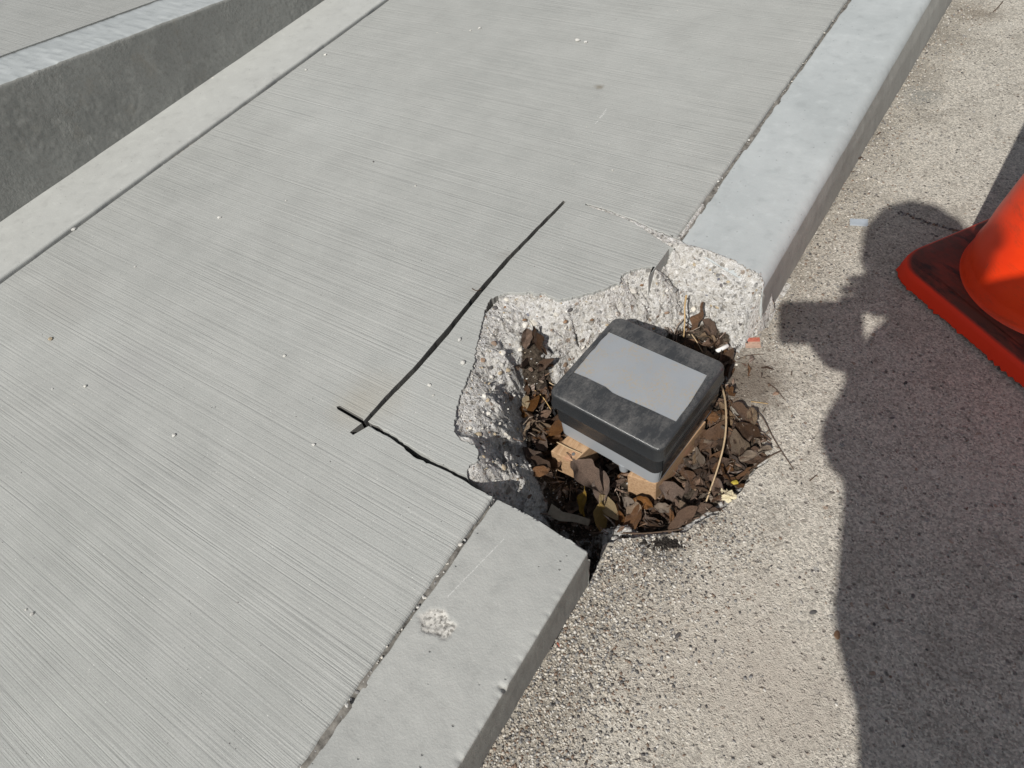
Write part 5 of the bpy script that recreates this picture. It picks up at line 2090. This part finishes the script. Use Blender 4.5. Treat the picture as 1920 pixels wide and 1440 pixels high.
head_c = sp_(1724, 490, .26)
pel = sp_(1915, 1290, .30)
chest = sp_(1765, 830, .33)
jn('pelvis', pel, .15)
jn('waist', sp_(1815, 1010, .33), .165)
jn('chest', chest, .150)
jn('upper', sp_(1770, 680, .33), .120)
jn('neck', sp_(1730, 592, .31), .064)
jn('skull', head_c - _norm(head_c - sp_(1730, 590, .31)) * .03, .06)
jn('sh_l', sp_(1680, 740, .32), .072)
jn('el_l', sp_(1600, 870, .30), .076)
jn('wr_l', sp_(1676, 704, .12), .030)
jn('sh_r', sp_(1868, 598, .32), .092)
jn('el_r', sp_(1930, 800, .36), .070)
jn('wr_r', sp_(1735, 575, .14), .030)
hip_z = pel[2]
rt = np.array((1.0, 0, 0))
foot_l = np.array((pel[0] + .0, pel[1] - .10, ROAD_Z + .045))
foot_r = np.array((pel[0] + .26, pel[1] - .22, ROAD_Z + .045))
for s_, f_, dx in (('l', foot_l, -.09), ('r', foot_r, .10)):
    hp = pel + np.array((dx, -.01, -.07))
    jn('hip_' + s_, hp, .095)
    jn('knee_' + s_, (hp + f_) / 2 + np.array((0, .07, 0)), .062)
    jn('ank_' + s_, f_ + np.array((0, 0, .03)), .045)
    jn('toe_' + s_, f_ + np.array((0, .17, -.012)), .040)
E_ = [('pelvis', 'waist'), ('waist', 'chest'), ('chest', 'upper'), ('upper', 'neck'), ('neck', 'skull'), ('upper', 'sh_l'), ('sh_l', 'el_l'), ('el_l', 'wr_l'), ('upper', 'sh_r'),
      ('sh_r', 'el_r'), ('el_r', 'wr_r')]
for s_ in 'lr':
    E_ += [('pelvis', 'hip_' + s_), ('hip_' + s_, 'knee_' + s_), ('knee_' + s_, 'ank_' + s_), ('ank_' + s_, 'toe_' + s_)]


def skin_obj(name, joints, edges, mat, parent=None, root=None, lev=1):
    names = list(joints)
    me = bpy.data.meshes.new(name)
    me.from_pydata([tuple(joints[n_][0]) for n_ in names], [(names.index(a), names.index(b)) for a, b in edges], [])
    o = bpy.data.objects.new(name, me)
    COL.objects.link(o)
    md = o.modifiers.new('skin', 'SKIN')
    md.use_smooth_shade = True
    lay = me.skin_vertices[0]
    for i, n_ in enumerate(names):
        lay.data[i].radius = (joints[n_][1], joints[n_][1])
        lay.data[i].use_root = (n_ == (root or names[0]))
    sb = o.modifiers.new('sub', 'SUBSURF')
    sb.levels = lev
    sb.render_levels = lev
    bpy.context.view_layer.update()
    ev = o.evaluated_get(bpy.context.evaluated_depsgraph_get())
    me2 = bpy.data.meshes.new_from_object(ev)
    bpy.data.objects.remove(o)
    return obj(name, me2, mat, parent)


M['jacket'] = plain('dark_jacket_cloth', (0.045, 0.05, 0.065), .9, .2, 200, .4)
M['jeans'] = plain('blue_denim', (0.07, 0.095, 0.16), .9, .2, 300, .4)
M['skin'] = plain('skin', (0.50, 0.29, 0.20), .55, .08, 40, .1)
M['hair'] = plain('brown_hair', (0.06, 0.038, 0.024), .7, .4, 160, .5)
M['boot'] = plain('boot_leather', (0.06, 0.045, 0.035), .6, .3, 90, .3)
person = skin_obj('person', J, E_, M['jacket'], None, 'pelvis', 2)
tag(person, 'person in dark jacket bending forward, whose shadow falls over the road and cone', 'person')
me = person.data
me.materials.clear()
for q in ('jacket', 'jeans', 'boot', 'skin'):
    me.materials.append(M[q])
nk = (J['neck'][0] + J['skull'][0]) / 2
for f in me.polygons:
    c = f.center
    if c.z < ROAD_Z + .10:
        f.material_index = 2
    elif c.z < pel[2] - .03 and c.y < pel[1] + .25:
        f.material_index = 1
    elif (Vector(nk) - c).length < .085:
        f.material_index = 3
# head with a face, looking down at the screen
hd = empty('head')
hd.parent = person
hd.location = tuple(head_c)
look = _norm(CAM - head_c + np.array((0, 0.12, 0)))
hd.rotation_euler = Vector(look).to_track_quat('Y', 'Z').to_euler()
bpy.data.objects.remove(hd)
Rm = Vector(look).to_track_quat('Y', 'Z').to_matrix()
bm = bmesh.new()
bmesh.ops.create_uvsphere(bm, u_segments=40, v_segments=28, radius=1)
for v in bm.verts:
    c = v.co.copy()
    x, y, z = c.x * .086, c.y * .094, c.z * .112
    if z < 0:
        t = -z / .112
        x *= 1 - .28 * t * t
        y *= 1 - .12 * t
        if y > 0:
            y += .008 * t
    if y > .03:
        nose = math.exp(-((x / .012) ** 2)) * math.exp(-(((z + .018) / .022) ** 2))
        y += .022 * nose
        for sx in (-1, 1):
            y -= .012 * math.exp(-(((x - sx * .030) / .014) ** 2) - (((z - .006) / .011) ** 2))
        y += .006 * math.exp(-((x / .022) ** 2) - (((z + .056) / .008) ** 2))
        y -= .004 * math.exp(-((x / .024) ** 2) - (((z + .064) / .003) ** 2))
    v.co = Rm @ Vector((x, y, z)) + Vector(head_c)
for f in bm.faces:
    f.smooth = True
obj('head', bm, M['skin'], person)
bm = bmesh.new()
bmesh.ops.create_uvsphere(bm, u_segments=36, v_segments=24, radius=1)
for v in bm.verts:
    x, y, z = v.co.x * .096, v.co.y * .099, v.co.z * .118
    if y > .045 and z < .062:
        y = .045
        x *= .8
    if z < -.03:
        x *= .85
        y = min(y, 0.0) * .9
        z = -.03 + (z + .03) * .35
    v.co = Rm @ (Vector((x, y - .004, z + .008)) * (1 + .02 * math.sin(v.co.x * 23 + v.co.z * 31))) + Vector(head_c)
for f in bm.faces:
    f.smooth = True
obj('hair', bm, M['hair'], person)

# phone held in front of the face, its lens where this picture is taken from
phc = sp_(1538, 604, .012)
fw = ROT @ np.array((0, 0, -1.0))
rt_ = ROT @ np.array((1.0, 0, 0))
up_ = ROT @ np.array((0, 1.0, 0))
depth = (phc - CAM).dot(fw)
phc = phc + fw * (-.012 - depth)
ph = empty('phone')
tag(ph, 'black phone held level in both hands of the photographer', 'phone')
ph.matrix_world = Matrix([[rt_[i], up_[i], -fw[i], phc[i]] for i in range(3)] + [[0, 0, 0, 1]])
M['phone'] = plain('phone_black', (.02, .02, .022), .35, .1, 50, 0, .5)
M['screen'] = plain('phone_glass', (.03, .032, .036), .1, .1, 30, 0, .5)
V, F = loft([(-.0045, .071, .036, .012), (-.003, .073, .038, .013), (.003, .073, .038, .013), (.0045, .071, .036, .012)])
obj('case', mesh_from('case', V, F), M['phone'], ph)
V, F = loft([(.0046, .068, .033, .010), (.0050, .0675, .0325, .010)])
obj('screen', mesh_from('screen', V, F), M['screen'], ph)
# hands: palm and five fingers closing on the phone's right end and lower edge
for s_, wr, cx in (('l', J['wr_l'][0], .050), ('r', J['wr_r'][0], .066)):
    H = {}
    back = 1.0
    if s_ == 'l':
        base_p = phc + rt_ * .060 - up_ * .062 - fw * .020
        knd = _norm(-rt_ * .6 + up_ * .8)
        spd = _norm(rt_ * .8 + up_ * .6)
    else:
        base_p = phc + rt_ * .098 + up_ * .048 - fw * .030
        knd, spd = -rt_, up_
    H['wrist'] = (wr, .026)
    H['palm'] = (base_p, .026)
    ed = [('wrist', 'palm')]
    for k in range(4):
        o_ = spd * (k - (2.6 if s_ == 'l' else 1.5)) * .018
        ln_ = (.030, .034, .032, .025)[k]
        H[f'k{k}'] = (base_p + o_ + knd * .022, .0105)
        H[f'm{k}'] = (base_p + o_ + knd * (.022 + ln_) + fw * .006, .0088)
        H[f't{k}'] = (base_p + o_ + knd * (.022 + ln_ * 1.55) + fw * .012, .0075)
        ed += [('palm', f'k{k}'), (f'k{k}', f'm{k}'), (f'm{k}', f't{k}')]
    H['th1'] = (base_p - spd * .036 + knd * .008 - fw * .012, .012)
    H['th2'] = (base_p - spd * .030 + knd * .036 - fw * .016, .0095)
    ed += [('palm', 'th1'), ('th1', 'th2')]
    skin_obj('hand', H, ed, M['skin'], person, 'palm', 1)
